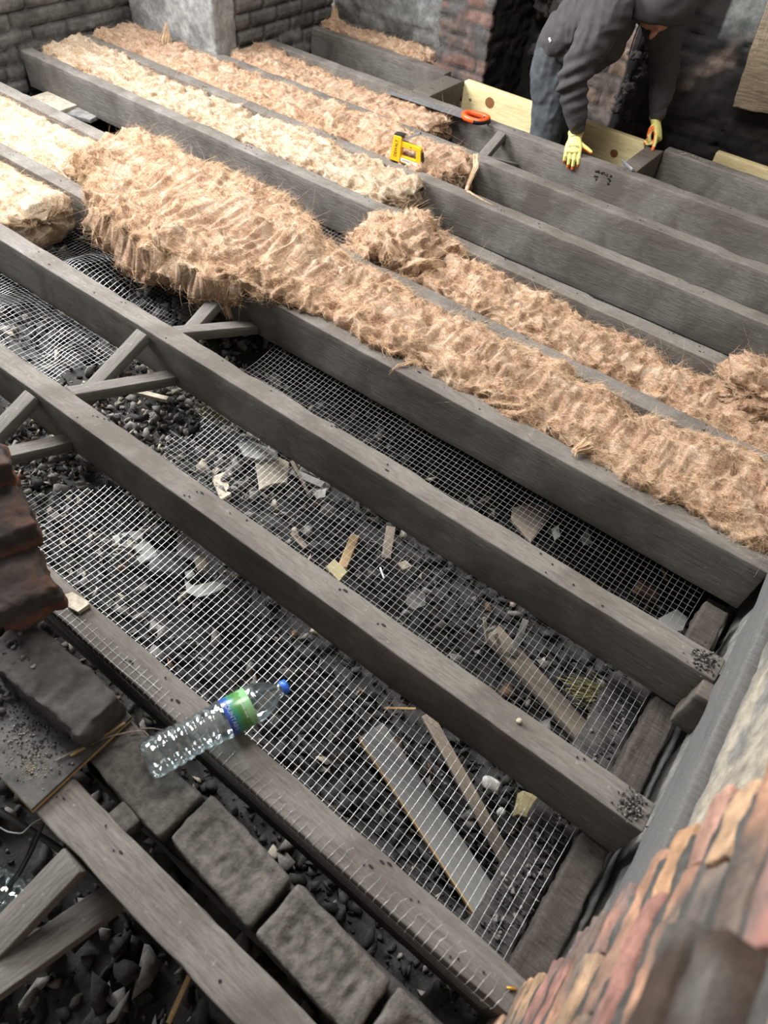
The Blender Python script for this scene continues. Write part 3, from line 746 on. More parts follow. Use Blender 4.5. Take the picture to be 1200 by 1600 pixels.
def gz(x, y): return float(ground_h(np.array([x]), np.array([y]))[0])
def slab(name, label, corners, z, th, mat, rot=(0, 0), seed=0, cat='debris', rough=.003):
    """flat broken piece: outline given by picture points seen on the plane of its top face"""
    pts = np.array([at(px, py, z)[:2] for px, py in corners]); c = pts.mean(0)
    pts = pts-c
    # keep counter-clockwise
    a = 0.5*sum(pts[i][0]*pts[(i+1) % len(pts)][1]-pts[(i+1) % len(pts)][0]*pts[i][1] for i in range(len(pts)))
    if a < 0: pts = pts[::-1]
    V, F = prism(pts, th, rough, seed)
    return tag(obj(name, mesh(name, V, F, [M[mat]] if isinstance(mat, str) else mat, smooth=False), loc=(c[0], c[1], z), rot=(rot[0], rot[1], 0)), label, cat)
def plank(name, label, a, b_, w, th, mat, za, zb, cat='board', seed=0, edge=None, mats=None):
    """a, b_: picture points of the centre line ends of the top face"""
    p = at(*a, za); q = at(*b_, zb); d = q-p; L = np.linalg.norm(d); xa = Vector(d/L); zax = Vector((0, 0, 1))-xa*xa.z; zax.normalize(); ya = zax.cross(xa)
    v, f = rbox(L, w, th, min(.002, th*.3), .05, .0012, 12, seed)
    Mx = Matrix((xa, ya, zax)).transposed(); o = obj(name, mesh(name, v, f, [M[mat]]), loc=tuple((p+q)/2-np.array(zax)*th/2), rot=Mx.to_euler())
    if edge:
        v, f = rbox(L*.995, .004, th*1.02, .0005, .1, .0003, 12, seed+1); v[:, 1] += edge*(w/2+.0012)
        e = obj('raw_edge', mesh('raw_edge', v, f, [M['raw_edge']]), o); e['label'] = 'pale raw timber edge'
    return tag(o, label, cat)
plank('loose_board', 'wide grey board with a pale raw edge lying under the mesh by the bottle joist', (580, 1140), (806, 1478), .078, .018, 'board', -.43, -.44, seed=3, edge=-1)
plank('timber_lath', 'narrow pale lath lying under the mesh, right of the wide grey board', (667, 1115), (807, 1370), .036, .014, 'lath', -.44, -.46, seed=4)
plank('timber_offcut', 'long dark timber lying deep in the rubble between the second and third joists at right', (770, 985), (948, 1182), .06, .03, 'lath', -.44, -.44, seed=5)
plank('timber_offcut', 'grey thin slat leaning in the rubble, near the pale splinters', (822, 968), (800, 1025), .02, .012, 'grey_slab', -.36, -.43, seed=6)
plank('wood_splinter', 'pale upright splinter, left of a pair in the second bay', (757, 965), (763, 1005), .010, .008, 'cream', -.37, -.43, seed=7, cat='debris')
plank('wood_splinter', 'pale upright splinter, right of a pair in the second bay', (775, 990), (783, 1017), .014, .008, 'cream', -.38, -.43, seed=8, cat='debris')
plank('wood_splinter', 'thin bent pale stick in the rubble under the third joist', (456, 720), (485, 776), .012, .010, 'lath', -.31, -.36, seed=9, cat='debris')
plank('timber_offcut', 'short tan piece of wood pointing up in the rubble, centre of the picture', (611, 822), (603, 872), .032, .02, 'lath', -.40, -.42, seed=10)
plank('timber_offcut', 'rotten brown stick lying near the cream offcut', (555, 835), (535, 885), .03, .02, 'raw_edge', -.38, -.38, seed=11)
plank('timber_offcut', 'pale olive slat under the mesh near the middle of the second bay', (428, 800), (478, 855), .02, .012, 'lath', -.37, -.38, seed=12)
plank('wood_splinter', 'thin orange stick lying on dark rubble near the front joist', (600, 1106), (650, 1107), .007, .006, 'raw_edge', -.36, -.36, seed=13, cat='debris')
plank('timber_stick', 'thin orange stick leaning in the pit at the bottom edge', (295, 1525), (262, 1600), .010, .008, 'raw_edge', -.16, -.22, seed=14, cat='debris')
plank('timber_offcut', 'flat grey strip half buried next to the thin bent stick', (455, 735), (505, 757), .03, .012, 'board', -.335, -.335, seed=15)
plank('loose_board', 'short pale plank end lying beside the cut strut at the upper left gap', (60, 147), (108, 168), .14, .02, 'cream', -.16, -.16, seed=16)
plank('loose_board', 'second pale plank lying under the mesh edge at the upper left gap', (112, 172), (150, 182), .10, .02, 'grey_slab', -.17, -.17, seed=17)
plank('timber_lath', 'old pale slat lying below the braces in the second bay', (205, 608), (262, 622), .02, .015, 'cream', -.22, -.22, seed=18)
plank('timber_offcut', 'grey slat sticking up by the red brick at the left', (24, 688), (10, 715), .012, .01, 'board', -.2, -.24, seed=19)
plank('wood_splinter', 'pale chip of wood standing in the rubble behind the third joist at right', (1038, 890), (1043, 905), .012, .01, 'raw_edge', -.33, -.4, seed=20, cat='debris')
def block(name, label, px, z, size, mat, rot, seed, cat='debris', rad=.004, amp=.002, lump=0.0):
    p = at(px[0], px[1], z); v, f = rbox(*size, rad, .02, amp, 30, seed, lump)
    return tag(obj(name, mesh(name, v, f, [M[mat]]), loc=(p[0], p[1], z), rot=rot), label, cat)
M['cutblock'] = wood('pale_cut_timber', (.27, .22, .11), (.40, .35, .20), .8, bmp=.2)
block('timber_block', 'square pale cut timber block lying under the front joist, near the lath end', (826, 1262), -.42, (.062, .062, .05), 'cutblock', (.15, .1, .35), 31, 'timber')
block('timber_block', 'tan wooden block under the mesh below the yellow fibre clump', (932, 1132), -.42, (.055, .045, .04), 'cutblock', (.1, -.2, .3), 32, 'timber')
block('stone_lump', 'grey stone lump in the rubble, right of the lath end', (842, 1334), -.45, (.055, .045, .03), 'grey_slab', (.2, .1, .5), 33, rad=.01, amp=.008)
block('plaster_lump', 'bright white plaster lump beside the pale cut timber block', (766, 1225), -.43, (.04, .032, .035), 'white_pl', (.5, .3, .4), 34, rad=.009, amp=.009)
block('plaster_lump', 'small white plaster crumb below the bright white lump', (782, 1268), -.44, (.022, .018, .018), 'white_pl', (.5, .3, 1.4), 35, rad=.006, amp=.006)
block('plaster_block', 'cream stepped block of plaster resting above the white curved fragment', (316, 880), -.29, (.048, .034, .026), 'cream', (.35, .1, -.5), 36, rad=.003, amp=.003)
block('brick_lump', 'dark broken brick under the mesh beside the big pale slab', (262, 882), -.34, (.10, .075, .05), 'grey_slab', (.15, .2, .7), 37, rad=.01, amp=.008)
block('brick_lump', 'dark rounded stone in the rubble, centre of the second bay', (512, 800), -.36, (.05, .042, .04), 'grey_slab', (.3, .2, .2), 38, rad=.015, amp=.008)
block('brick_lump', 'reddish broken brick deep in the right hand bay', (1010, 925), -.42, (.08, .05, .05), 'rubble_brown', (.3, .2, .2), 39, rad=.012, amp=.009)
block('timber_block', 'rough timber packing block under the end of the third joist', (1098, 1100), -.095, (.075, .085, .165), 'joist_brown', (0, 0, 0), 40, 'timber', rad=.006, amp=.004)
slab('plaster_slab', 'large tan plaster slab under the mesh in the second bay, left of the bent stick', [(398, 722), (425, 712), (452, 722), (450, 752), (425, 755), (405, 762)], -.30, .02, 'cream', (.10, .1), 1)
slab('plaster_slab', 'pale rectangular slab under the mesh left of the large tan one', [(328, 742), (352, 735), (362, 775), (345, 783)], -.30, .02, 'cream', (.05, -.1), 2)
slab('plaster_slab', 'large pale grey slab under the mesh left of the cream stepped block', [(175, 838), (200, 832), (222, 830), (248, 866), (218, 878), (205, 858), (182, 850)], -.30, .022, 'white_pl', (.1, .1), 3)
slab('plaster_fragment', 'white curved fragment like a bone, below the cream stepped block', [(288, 908), (300, 915), (335, 908), (354, 915), (340, 924), (310, 932), (292, 925)], -.30, .012, 'white_pl', (.1, .05), 4)
slab('plaster_fragment', 'small white chip between the cream block and the curved fragment', [(288, 895), (300, 890), (305, 898), (292, 904)], -.29, .01, 'white_pl', (.2, .05), 5)
slab('slate_piece', 'thin dark slate propped behind the cream stepped block', [(278, 838), (292, 832), (320, 858), (300, 872), (275, 866)], -.27, .01, 'board', (.3, .2), 6)
slab('plaster_slab', 'pale angular slab at the left under the mesh beside the struts', [(318, 470), (345, 462), (375, 480), (360, 500), (330, 495)], -.32, .02, 'grey_slab', (.1, .1), 7)
slab('plaster_fragment', 'grey torn sheet crumpled above the large tan slab', [(368, 692), (395, 690), (432, 706), (436, 716), (402, 718), (380, 712)], -.28, .008, 'white_pl', (.2, .1), 8, rough=.01)
slab('plaster_fragment', 'grey flake lying below the flat grey strip', [(488, 768), (510, 763), (508, 776), (494, 778)], -.33, .008, 'white_pl', (.2, .1), 9)
slab('plaster_slab', 'round edged grey slab in the second bay near the white tube', [(636, 930), (648, 923), (664, 926), (666, 945), (645, 952), (635, 944)], -.40, .015, 'grey_slab', (.1, .1), 10)
slab('plaster_fragment', 'small pale fragment right of the short tan wood piece', [(620, 880), (634, 876), (644, 884), (630, 890)], -.40, .012, 'cream', (.1, .1), 11)
slab('plaster_fragment', 'pale fragment under the mesh in the third bay at right, upper one', [(862, 826), (872, 820), (876, 838), (868, 842)], -.36, .012, 'white_pl', (.1, .1), 12)
slab('plaster_fragment', 'white ragged fragment in the third bay at right, lower one', [(908, 838), (918, 828), (926, 848), (914, 850)], -.36, .012, 'white_pl', (.1, .2), 13)
slab('plaster_slab', 'wide brown slab under the mesh in the third bay', [(800, 795), (830, 785), (868, 790), (850, 820), (830, 846), (798, 812)], -.34, .02, 'lath', (.0, .1), 14)
slab('concrete_block', 'speckled grey concrete slab by the wall at the right end of the third bay', [(1108, 932), (1144, 952), (1118, 1012), (1078, 990)], -.30, .05, 'grey_slab', (0, 0), 15)
slab('plaster_slab', 'rounded grey slab next to the speckled concrete by the right wall', [(1030, 965), (1058, 950), (1075, 965), (1068, 985), (1040, 990)], -.34, .02, 'board', (0, 0), 16)
slab('plaster_chip', 'crumpled beige plaster chip on the bottle joist beside the red brick', [(96, 930), (113, 925), (137, 938), (141, 945), (122, 957), (106, 948)], .014, .012, 'cream', (.05, 0), 17)
slab('offcut_piece', 'pale cream cut wood piece at the edge of the second joist', [(509, 885), (522, 872), (543, 893), (530, 908)], -.24, .02, 'cutblock', (0, 0), 18)
slab('slate_piece', 'flat grey slab half hidden under the mesh near the crossed struts', [(275, 486), (300, 468), (334, 482), (330, 500), (290, 500)], -.25, .02, 'grey_slab', (0, 0.1), 19)
# little clear tube, iron disc, dark debris strips
v, f = caps([(-.019, 0, 0), (.019, 0, 0)], .0035, 10); p = at(597, 895, -.36)
tag(obj('plastic_tube', mesh('plastic_tube', v, f, [M['white']]), loc=tuple(p), rot=(0, 0, -.62)), 'small bright white tube lying in the rubble, centre of the picture', 'debris')
v, f = lathe([(0.001, .008), (.030, .008), (.034, .004), (.034, -.008), (.001, -.008)], 28); p = at(375, 936, -.31)
tag(obj('rusty_disc', mesh('rusty_disc', v, f, [M['coal']]), loc=tuple(p), rot=(.2, .1, 0)), 'round dark iron disc half buried beyond the white curved fragment', 'debris')
clump('fibre_clump', 'mossy yellow fibre clump under the mesh at the right wall', at(915, 1085, -.36), [at(945, 1090, -.34), at(968, 1105, -.36), at(985, 1118, -.40)], 401, n=500, w=.028, r=.0011, cat='debris').data.materials[0] = M['moss']
clump('fibre_clump', 'yellow fibre scrap in the rubble next to the red brick at the left edge', at(12, 722, -.22), [at(22, 716, -.21), at(33, 712, -.22)], 402, n=150, w=.012, r=.001, cat='debris').data.materials[0] = M['moss']
clump('fibre_clump', 'pale yellow crumbly clump in the second bay near the struts', at(322, 642, -.26), [at(340, 650, -.25), at(362, 668, -.27)], 403, n=260, w=.014, r=.0012, cat='debris').data.materials[0] = M['moss']
# rotten wall plate and stone ledge along the foot of the right wall
v, f = rbox(.068, 1.35, .07, .006, .010, .007, 30, 61, .004); tag(obj('wall_plate', mesh('wall_plate', v, f, [M['oldwood']]), loc=(.235, .78, -.222)), 'rotten split timber plate under the joist ends at the right wall', 'timber')
v, f = rbox(.11, 1.30, .08, .015, .010, .016, 22, 62, .02); tag(obj('stone_ledge', mesh('stone_ledge', v, f, [M['darkstone']]), loc=(.155, .74, -.335)), 'dark dusty ledge below the rotten timber plate', 'stone')
# paper clip-like nail ends etc. on the joists
for k, (px, lab) in enumerate([((811, 1126), 'small pale mushroom-like blob stuck on the front joist'), ((826, 1133), None)]):
    if lab:
        v, f = rbox(.012, .012, .010, .005, .004, .002, 90, 70+k); p = at(*px, .005); tag(obj('plaster_blob', mesh('plaster_blob', v, f, [M['cream']]), loc=tuple(p)), lab, 'debris')
v, f = caps([(-.006, 0, 0), (.006, 0, 0)], .003, 8); p = at(799, 1544, .003)
tag(obj('brass_screw', mesh('brass_screw', v, f, [simple('brass', (.7, .4, .08), .35, .8, bmp=0)]), loc=tuple(p), rot=(0, 0, .6)), 'tiny brass coloured screw head at the front end of the bottle joist', 'debris')

# ------------------------------------------------------------------ foreground: broken end of the brick wall beside the camera
def jamb():
    rr = np.random.RandomState(12); V = []; Fs = []; cols = []; o_ = 0
    zk = [-.6, -.185, .04, .22, .458, .588, .746, .95]; yk = [.18, .232, .300, .345, .405, .470, .462, .45]
    pal = [(.36, .20, .13), (.46, .27, .15), (.30, .16, .12), (.42, .24, .18), (.20, .15, .12), (.48, .31, .19), (.38, .19, .15)]
    k = 0; z = -.6
    while z < .93:
        h = .074; yend = np.interp(z+h/2, zk, yk)+rr.uniform(-.018, .016)
        y = yend; first = True
        while y > -.62:
            L = rr.choice([.215, .10]) if first else .215
            v, f = rbox(.215, L-.002, h-.024, .004, .010, .0045, 34, int(rr.randint(999)), .004)
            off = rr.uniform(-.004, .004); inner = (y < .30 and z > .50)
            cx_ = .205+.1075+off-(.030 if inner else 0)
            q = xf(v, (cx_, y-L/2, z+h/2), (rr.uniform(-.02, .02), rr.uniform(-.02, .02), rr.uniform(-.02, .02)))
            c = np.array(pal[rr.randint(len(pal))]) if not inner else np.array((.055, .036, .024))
            n_ = fbm(q*18, 3, k+5); cc = c[None]*(1+.5*n_[:, None]); g = np.clip(fbm(q*9, 2, 77)*4-.1, 0, 1)[:, None]*.75
            cc = cc*(1-g)+np.array([.13, .12, .11])[None]*g
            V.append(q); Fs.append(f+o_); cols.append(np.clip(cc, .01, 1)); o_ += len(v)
            y -= L; first = False; k += 1
        # mortar bed
        v, f = rbox(.207, yend+.60, .029, .004, .012, .006, 30, 7+k)
        q = xf(v, (.2085+.1035, (yend-.64)/2, z+h)); c = np.array((.085, .08, .073))*(1+.5*fbm(q*25, 2, 3))[:, None]
        V.append(q); Fs.append(f+o_); cols.append(np.clip(c, .01, 1)); o_ += len(v)
        z += h
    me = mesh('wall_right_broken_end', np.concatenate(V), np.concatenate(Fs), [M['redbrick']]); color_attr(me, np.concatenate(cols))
    struct(obj('wall_right_broken_end', me))
jamb()

# ------------------------------------------------------------------ loose bricks, board and stones at the lower left
def frogged(name, label, cx_, cy_, cz_, rz, L, seed, mat='dustbrick', group=None, frog=.010, lump=.006):
    v, f = rbox(L, .108, .068, .010, .006, .004, 26, seed, lump)
    top = v[:, 2] > .02
    u = np.clip(1-np.abs(v[:, 0])/(L*.38), 0, 1); w_ = np.clip(1-np.abs(v[:, 1])/.036, 0, 1)
    m_ = np.clip(np.minimum(u, w_)*6, 0, 1); v[top, 2] -= (m_*frog)[top]
    p = v*np.array([60, 40, 30]); v[top, 2] += (m_*.006*ridge(p*.6, seed))[top]+(.0022*fbm(v*70, 3, seed))[top]
    return tag(obj(name, mesh(name, v, f, [M[mat]]), loc=(cx_, cy_, cz_-.034), rot=(0, 0, rz)), label, 'brick', group)
frogged('brick', 'dusty frogged brick in the middle of the row, between the bottle and the next brick', -.333, .124, -.003, -.06, .226, 1)
frogged('brick', 'dusty brick with scratched marks, nearest the bottom edge', -.092, .113, -.003, -.05, .228, 2)
frogged('brick', 'dusty brick half cut by the bottom edge, last of the row', .145, .105, -.003, -.05, .22, 3)
frogged('brick', 'dark worn brick under the base of the clear bottle', -.575, .122, -.006, -.05, .235, 4, frog=.0, lump=.016)
v, f = rbox(1.05, .10, .42, .012, .03, .008, 12, 71, .01); struct(obj('wall_sleeper', mesh('wall_sleeper', v, f, [M['darkstone']]), loc=(-.22, .122, -.29)))
block('stone_block', 'small square stone wedged between the brown-edged joist and the dark brick', (196, 1283), -.035, (.055, .04, .05), 'dustbrick', (0, 0, -.1), 72, 'stone', rad=.005)
v, f = rbox(.64, .235, .008, .0015, .03, .0008, 12, 73)
t = thing('plywood_sheet', 'dust covered plywood sheet with a golden raw edge at the left', 'board', (-.995, .068, .003))
pt = obj('top_sheet', mesh('top_sheet', v, f, [M['ply']]), t, (0, 0, .011))
v, f = rbox(.64, .236, .006, .001, .05, .0004, 12, 74); obj('raw_edge', mesh('raw_edge', v, f, [M['raw_edge']]), t, (.0015, -.001, .004))['label'] = 'golden plywood edge'
def lumpstone(name, label, loc, size, rot, seed, mat, cat='stone', lump=.03, amp=.012, rad=.02, colf=None):
    v, f = rbox(*size, rad, .006, amp, 18, seed, lump)
    v = v+.0055*np.stack([ridge(v*22, seed), ridge(v*22, seed+1), ridge(v*22, seed+2)], -1)*.6+.0035*np.stack([perlin(v*60, seed), perlin(v*60, seed+1), perlin(v*60, seed+2)], -1)
    me = mesh(name, v, f, [M[mat]])
    if colf: color_attr(me, colf(v))
    return tag(obj(name, me, loc=loc, rot=rot), label, cat)
lumpstone('stone_block', 'large dark dusty block on the plywood, its top hollowed with crumbs', (-.835, .128, .058), (.30, .105, .08), (0, 0, .06), 81, 'darkstone', lump=.012, amp=.009, rad=.010)
def redc(v):
    n = fbm(v*14, 3, 5); s = np.clip(fbm(v*np.array([4, 4, 16])+7, 3, 8)*3.2-.15, 0, 1)[:, None]
    return np.array([.055, .042, .036])[None]*(1+.5*n[:, None])*(1-s)+np.array([.15, .062, .036])[None]*s
lumpstone('brick_block', 'broken sooty red brick at the left edge, lowest of three, above the dark block', (-1.03, .205, .165), (.20, .13, .09), (0, .05, -.25), 82, 'redbrick', 'brick', lump=.022, amp=.016, rad=.010, colf=redc)
lumpstone('brick_block', 'broken sooty red brick at the left edge, middle of three', (-1.135, .26, .245), (.20, .13, .085), (0, .05, -.3), 83, 'redbrick', 'brick', lump=.022, amp=.016, rad=.010, colf=redc)
lumpstone('brick_block', 'small orange-red brick end at the left edge, topmost of three', (-1.235, .30, .32), (.20, .12, .08), (0, .05, -.3), 84, 'redbrick', 'brick', lump=.022, amp=.016, rad=.010, colf=redc)
lumpstone('stone_block', 'dark stone lump with crumbs at the left edge under the red bricks', (-1.10, .16, .06), (.22, .15, .10), (0, .0, .1), 85, 'darkstone', lump=.02)
def grains(name, label, c, r, n, seed, mats, probs, smin, smax, z):
    rr = np.random.RandomState(seed); V = []; Fs = []; MI = []; o_ = 0
    for k in range(n):
        v, f = ROCK[rr.randint(len(ROCK))]; a = rr.normal(0, .5, 2)*np.array(r); s = rr.uniform(smin, smax)
        q = v*s+np.array([c[0]+a[0], c[1]+a[1], z+s*.3]); V.append(q); Fs.append(f+o_); MI.append(np.full(len(f), rr.choice(len(mats), p=probs))); o_ += len(v)
    return tag(obj(name, mesh(name, np.concatenate(V), np.concatenate(Fs), mats, smooth=False, mi=np.concatenate(MI))), label, 'debris', kind='stuff')
grains('sawdust', 'golden sawdust and grit on the corner of the plywood', (-.745, -.0), (.035, .03), 260, 1, [M['cutblock'], M['rubble_grey']], [.6, .4], .0008, .0022, .018)
grains('crumbs', 'dark crumbs spread over the plywood', (-.80, .03), (.10, .05), 500, 2, [M['coal'], M['rubble_grey']], [.6, .4], .001, .0045, .018)
grains('crumbs', 'black crumbs lying in the hollow of the dark block', (-.90, .13), (.05, .025), 160, 3, [M['coal'], M['rubble_grey']], [.8, .2], .004, .011, .095)
grains('crumbs', 'dust crumbs gathered at the right ends of the joists', (.235, .69), (.03, .03), 160, 4, [M['coal'], M['rubble_grey']], [.7, .3], .0015, .006, .001)
grains('crumbs', 'dust crumbs gathered at the end of the third joist', (.235, 1.11), (.03, .03), 180, 5, [M['coal'], M['rubble_grey']], [.7, .3], .0015, .006, .001)
grains('crumbs', 'small pebbles at the left edge of the plywood', (-.93, .03), (.05, .03), 40, 6, [M['darkstone'], M['rubble_grey']], [.8, .2], .008, .018, .022)
grains('crumbs', 'dark crumbs strewn along the stone ledge by the right wall', (.155, .60), (.04, .55), 420, 8, [M['coal'], M['rubble_grey']], [.7, .3], .003, .012, -.292)
grains('crumbs', 'pale crumbs on top of the cut joist near the far glove', (-.88, 3.87), (.06, .02), 70, 7, [M['rubble_pale'], M['rubble_grey']], [.5, .5], .002, .007, .002)
# pipe, cables, twigs
def cable(name, label, pts, zs, r, mat, cat='cable'):
    P = np.array([at(px, py, z) for (px, py), z in zip(pts, zs)]); t = np.linspace(0, 1, len(P)); tt = np.linspace(0, 1, 40)
    Q = np.stack([np.interp(tt, t, P[:, k]) for k in range(3)], -1)
    for _ in range(6): Q[1:-1] = (Q[:-2]+2*Q[1:-1]+Q[2:])/4
    v, f = caps(list(Q), r, 8); return tag(obj(name, mesh(name, v, f, [M[mat]])), label, cat)
cable('pipe', 'dark dusty pipe running diagonally under the bottom left struts', [(-10, 1262), (100, 1330), (200, 1415), (300, 1500), (410, 1600)], [-.27]*5, .0075, 'pipe', 'pipe')
cable('cable', 'thick black cable hanging in the bottom left corner', [(68, 1285), (50, 1330), (25, 1375), (-5, 1402)], [-.16, -.20, -.22, -.24], .004, 'black_pl')
cable('cable', 'thinner black cable beside the thick one at the bottom left', [(54, 1305), (38, 1345), (12, 1385), (-5, 1390)], [-.18, -.21, -.23, -.24], .0025, 'black_pl')
cable('cable', 'thin light grey wire curving at the left edge below the plywood', [(-5, 1290), (12, 1300), (35, 1303), (52, 1285), (66, 1278)], [-.14]*5, .0016, 'steel')
cable('twig', 'thin grey twig bent over the dark brick towards the bottle', [(88, 1188), (120, 1172), (165, 1152), (205, 1143), (225, 1142), (232, 1150)], [.022, .022, .02, .02, .012, .005], .0018, 'lath', 'twig')
cable('twig', 'second thin twig arching right of the dark brick', [(205, 1148), (222, 1138), (240, 1138), (258, 1142)], [.0, .01, .0, -.02], .0012, 'lath', 'twig')
cable('wood_splinter', 'long orange splinter lying from the plywood corner over the brick', [(112, 1180), (150, 1158), (194, 1130)], [.021, .019, .016], .003, 'raw_edge', 'debris')

# ------------------------------------------------------------------ bottles
def bottle(label, base, tip, roll=0.0, scale=1.0):
    b = Vector(base); tpt = Vector(tip); d = (tpt-b).normalized()
    t = thing('water_bottle', label, 'bottle', tuple(b)); q = d.to_track_quat('Z', 'Y'); t.rotation_euler = (q @ Euler((0, 0, roll)).to_quaternion()).to_euler(); t.scale = (scale,)*3
    prof = [(.002, .006), (.018, .010), (.030, .001), (.038, .004), (.0425, .012)]
    for k in range(7):
        z0 = .020+k*.0205; prof += [(.0435, z0), (.0435, z0+.011), (.0405, z0+.0155), (.0405, z0+.0175)]
    prof = [(r*(1-.075*math.exp(-((z_-.120)/.030)**2)), z_) for r, z_ in prof]
    prof += [(.0425, .168), (.0440, .174), (.0445, .178), (.0425, .182), (.0425, .242), (.0440, .246), (.0445, .250), (.0432, .258), (.0405, .268), (.0355, .281), (.0285, .294), (.0205, .305), (.0150, .311), (.0135, .314), (.0165, .316), (.0165, .318), (.0130, .319), (.0130, .326)]
    v, f = lathe(prof, 48)
    th = np.arctan2(v[:, 1], v[:, 0]); r_ = np.hypot(v[:, 0], v[:, 1])
    fl = 1+.018*np.cos(5*th)*np.clip((.03-v[:, 2])/.03, 0, 1)+.012*np.cos(10*th)*((v[:, 2] > .252) & (v[:, 2] < .30))+.012*perlin(v*30, 4)*((v[:, 2] > .02) & (v[:, 2] < .17))
    v[:, 0] *= fl; v[:, 1] *= fl
    obj('bottle_shell', mesh('bottle_shell', v, f, [M['pet']]), t)['label'] = 'clear ribbed plastic shell'
    v, f = lathe([(.0430, .1825), (.0432, .1830), (.0432, .2415), (.0430, .242)], 48)
    lab = obj('bottle_label', mesh('bottle_label', v, f, [M['label']]), t); lab['label'] = 'blue and green paper label'
    v, f = lathe([(.0005, .3345), (.0140, .3345), (.0158, .3330), (.0160, .3190), (.0150, .3185), (.0135, .3190)], 40)
    rr_ = 1+.02*np.sign(np.sin(np.arctan2(v[:, 1], v[:, 0])*20))*(v[:, 2] < .331); v[:, 0] *= rr_; v[:, 1] *= rr_
    obj('bottle_cap', mesh('bottle_cap', v, f, [M['blue_cap']]), t)['label'] = 'blue screw cap'
    return t, lab
def text_mesh(txt, size, extrude=.0003):
    c = bpy.data.curves.new('lettering', 'FONT'); c.body = txt; c.size = size; c.extrude = extrude; c.align_x = 'CENTER'; c.align_y = 'CENTER'; c.resolution_u = 3
    o = bpy.data.objects.new('lettering', c); C.objects.link(o); dg = bpy.context.evaluated_depsgraph_get()
    me = bpy.data.meshes.new_from_object(o.evaluated_get(dg)); bpy.data.objects.remove(o); return me
def wrap_text(parent, txt, size, ang, zc, R, mat, flip=1):
    me = text_mesh(txt, size); n = len(me.vertices); co = np.zeros(n*3, dtype=np.float32); me.vertices.foreach_get('co', co); co = co.reshape(-1, 3)
    a = ang+co[:, 0]/R; rr_ = R+.0006+co[:, 2]
    out = np.stack([rr_*np.cos(a), rr_*np.sin(a), zc+co[:, 1]], -1).astype(np.float32); me.vertices.foreach_set('co', out.ravel()); me.materials.clear(); me.materials.append(mat); me.update()
    o = obj('label_lettering', me, parent); return o
bA, bB = at(226, 1191, .046), at(443, 1074, .046)
bt, lab = bottle('clear empty water bottle with blue cap and label lying across joist and brick', tuple(bA), tuple(bA+(bB-bA)/np.linalg.norm(bB-bA)*.33), roll=0, scale=float(np.linalg.norm(bB-bA)/.325))
M['pale_ink'] = simple('pale_lettering', (.30, .36, .55), .5, bmp=0)
# the side of the label that faces up
q = bt.rotation_euler.to_quaternion().inverted() @ (Vector(CAM)-bt.location); a0 = math.atan2(q.y, q.x)
wrap_text(lab, 'MOUNTAIN', .0135, a0, .193, .0433, M['pale_ink'])
wrap_text(lab, 'SPRING WATER', .005, a0+.1, .222, .0433, M['white'])
b2 = at(40, 1424, -.22); bottle('second clear bottle with blue label mostly hidden under the bottom left strut', tuple(b2), tuple(b2+np.array([-.20, -.04, .02])), 1.0)

# ------------------------------------------------------------------ hand tools
def profile_extrude(outline, y0, y1, bev=.0015):
    o = np.array(outline, float); n = len(o); c = o.mean(0); nrm = []
    for i in range(n):
        a = o[i]-o[i-1]; b_ = o[(i+1) % n]-o[i]; t_ = a/np.linalg.norm(a)+b_/np.linalg.norm(b_); t_ /= np.linalg.norm(t_)+1e-9; nrm.append([t_[1], -t_[0]])
    nrm = np.array(nrm); A = 0.5*np.sum(o[:, 0]*np.roll(o[:, 1], -1)-np.roll(o[:, 0], -1)*o[:, 1]); s = 1 if A > 0 else -1
    ins = o-nrm*bev*s
    V = []
    for y, q in ((y0, ins), (y0+bev, o), (y1-bev, o), (y1, ins)): V += [(p[0], y, p[1]) for p in q]
    F = [tuple(range(n)), tuple(range(4*n-1, 3*n-1, -1))]
    for k in range(3):
        for i in range(n): j = (i+1) % n; F.append((k*n+i, (k+1)*n+i, (k+1)*n+j, k*n+j))
    return V, F
def joinpoly(parts):
    V = []; F = []; MI = []; o_ = 0
    for v, f, mi in parts:
        V += [tuple(p) for p in v]; F += [tuple(int(q)+o_ for q in a) for a in f]; MI += [mi]*len(f); o_ += len(v)
    return V, F, MI
sl = at(609, 250, .004); sr = at(657, 266, .004); ang = math.atan2(sr[1]-sl[1], sr[0]-sl[0]); LS = float(np.linalg.norm(sr-sl)); k = LS/.165

st = thing('staple_gun', 'yellow hand stapler standing on a joist in front of the wool', 'stapler', tuple(sl+np.array([0, .012, 0])), (-.10, 0, ang)); st.scale = (k, k, k*.84)
V, F, MI = joinpoly([(*profile_extrude([(0, .004), (.052, .004), (.050, .125), (.044, .132), (.008, .132), (.003, .10)], -.017, .017, .003), 0),
                     (*profile_extrude([(.045, .004), (.165, .004), (.160, .036), (.045, .040)], -.012, .012, .002), 0),
                     (*profile_extrude([(.132, .030), (.160, .030), (.150, .100), (.138, .104), (.128, .085)], -.013, .013, .003), 0),
                     (*profile_extrude([(.045, .082), (.135, .083), (.145, .103), (.045, .112)], -.013, .013, .003), 0)])
obj('body', mesh('body', V, F, [M['yellow_pl']], smooth=False), st)['label'] = 'yellow plastic body with an open grip'
V, F = profile_extrude([(0, 0), (.166, 0), (.166, .006), (0, .006)], -.0145, .0145, .001); obj('base_rail', mesh('base_rail', V, F, [M['black_pl']], smooth=False), st)['label'] = 'black base rail'
V, F = profile_extrude([(.150, .006), (.172, .006), (.168, .04), (.156, .085), (.152, .06)], -.010, .010, .002); obj('rear_grip', mesh('rear_grip', V, F, [M['black_pl']], smooth=False), st)['label'] = 'black rear end'
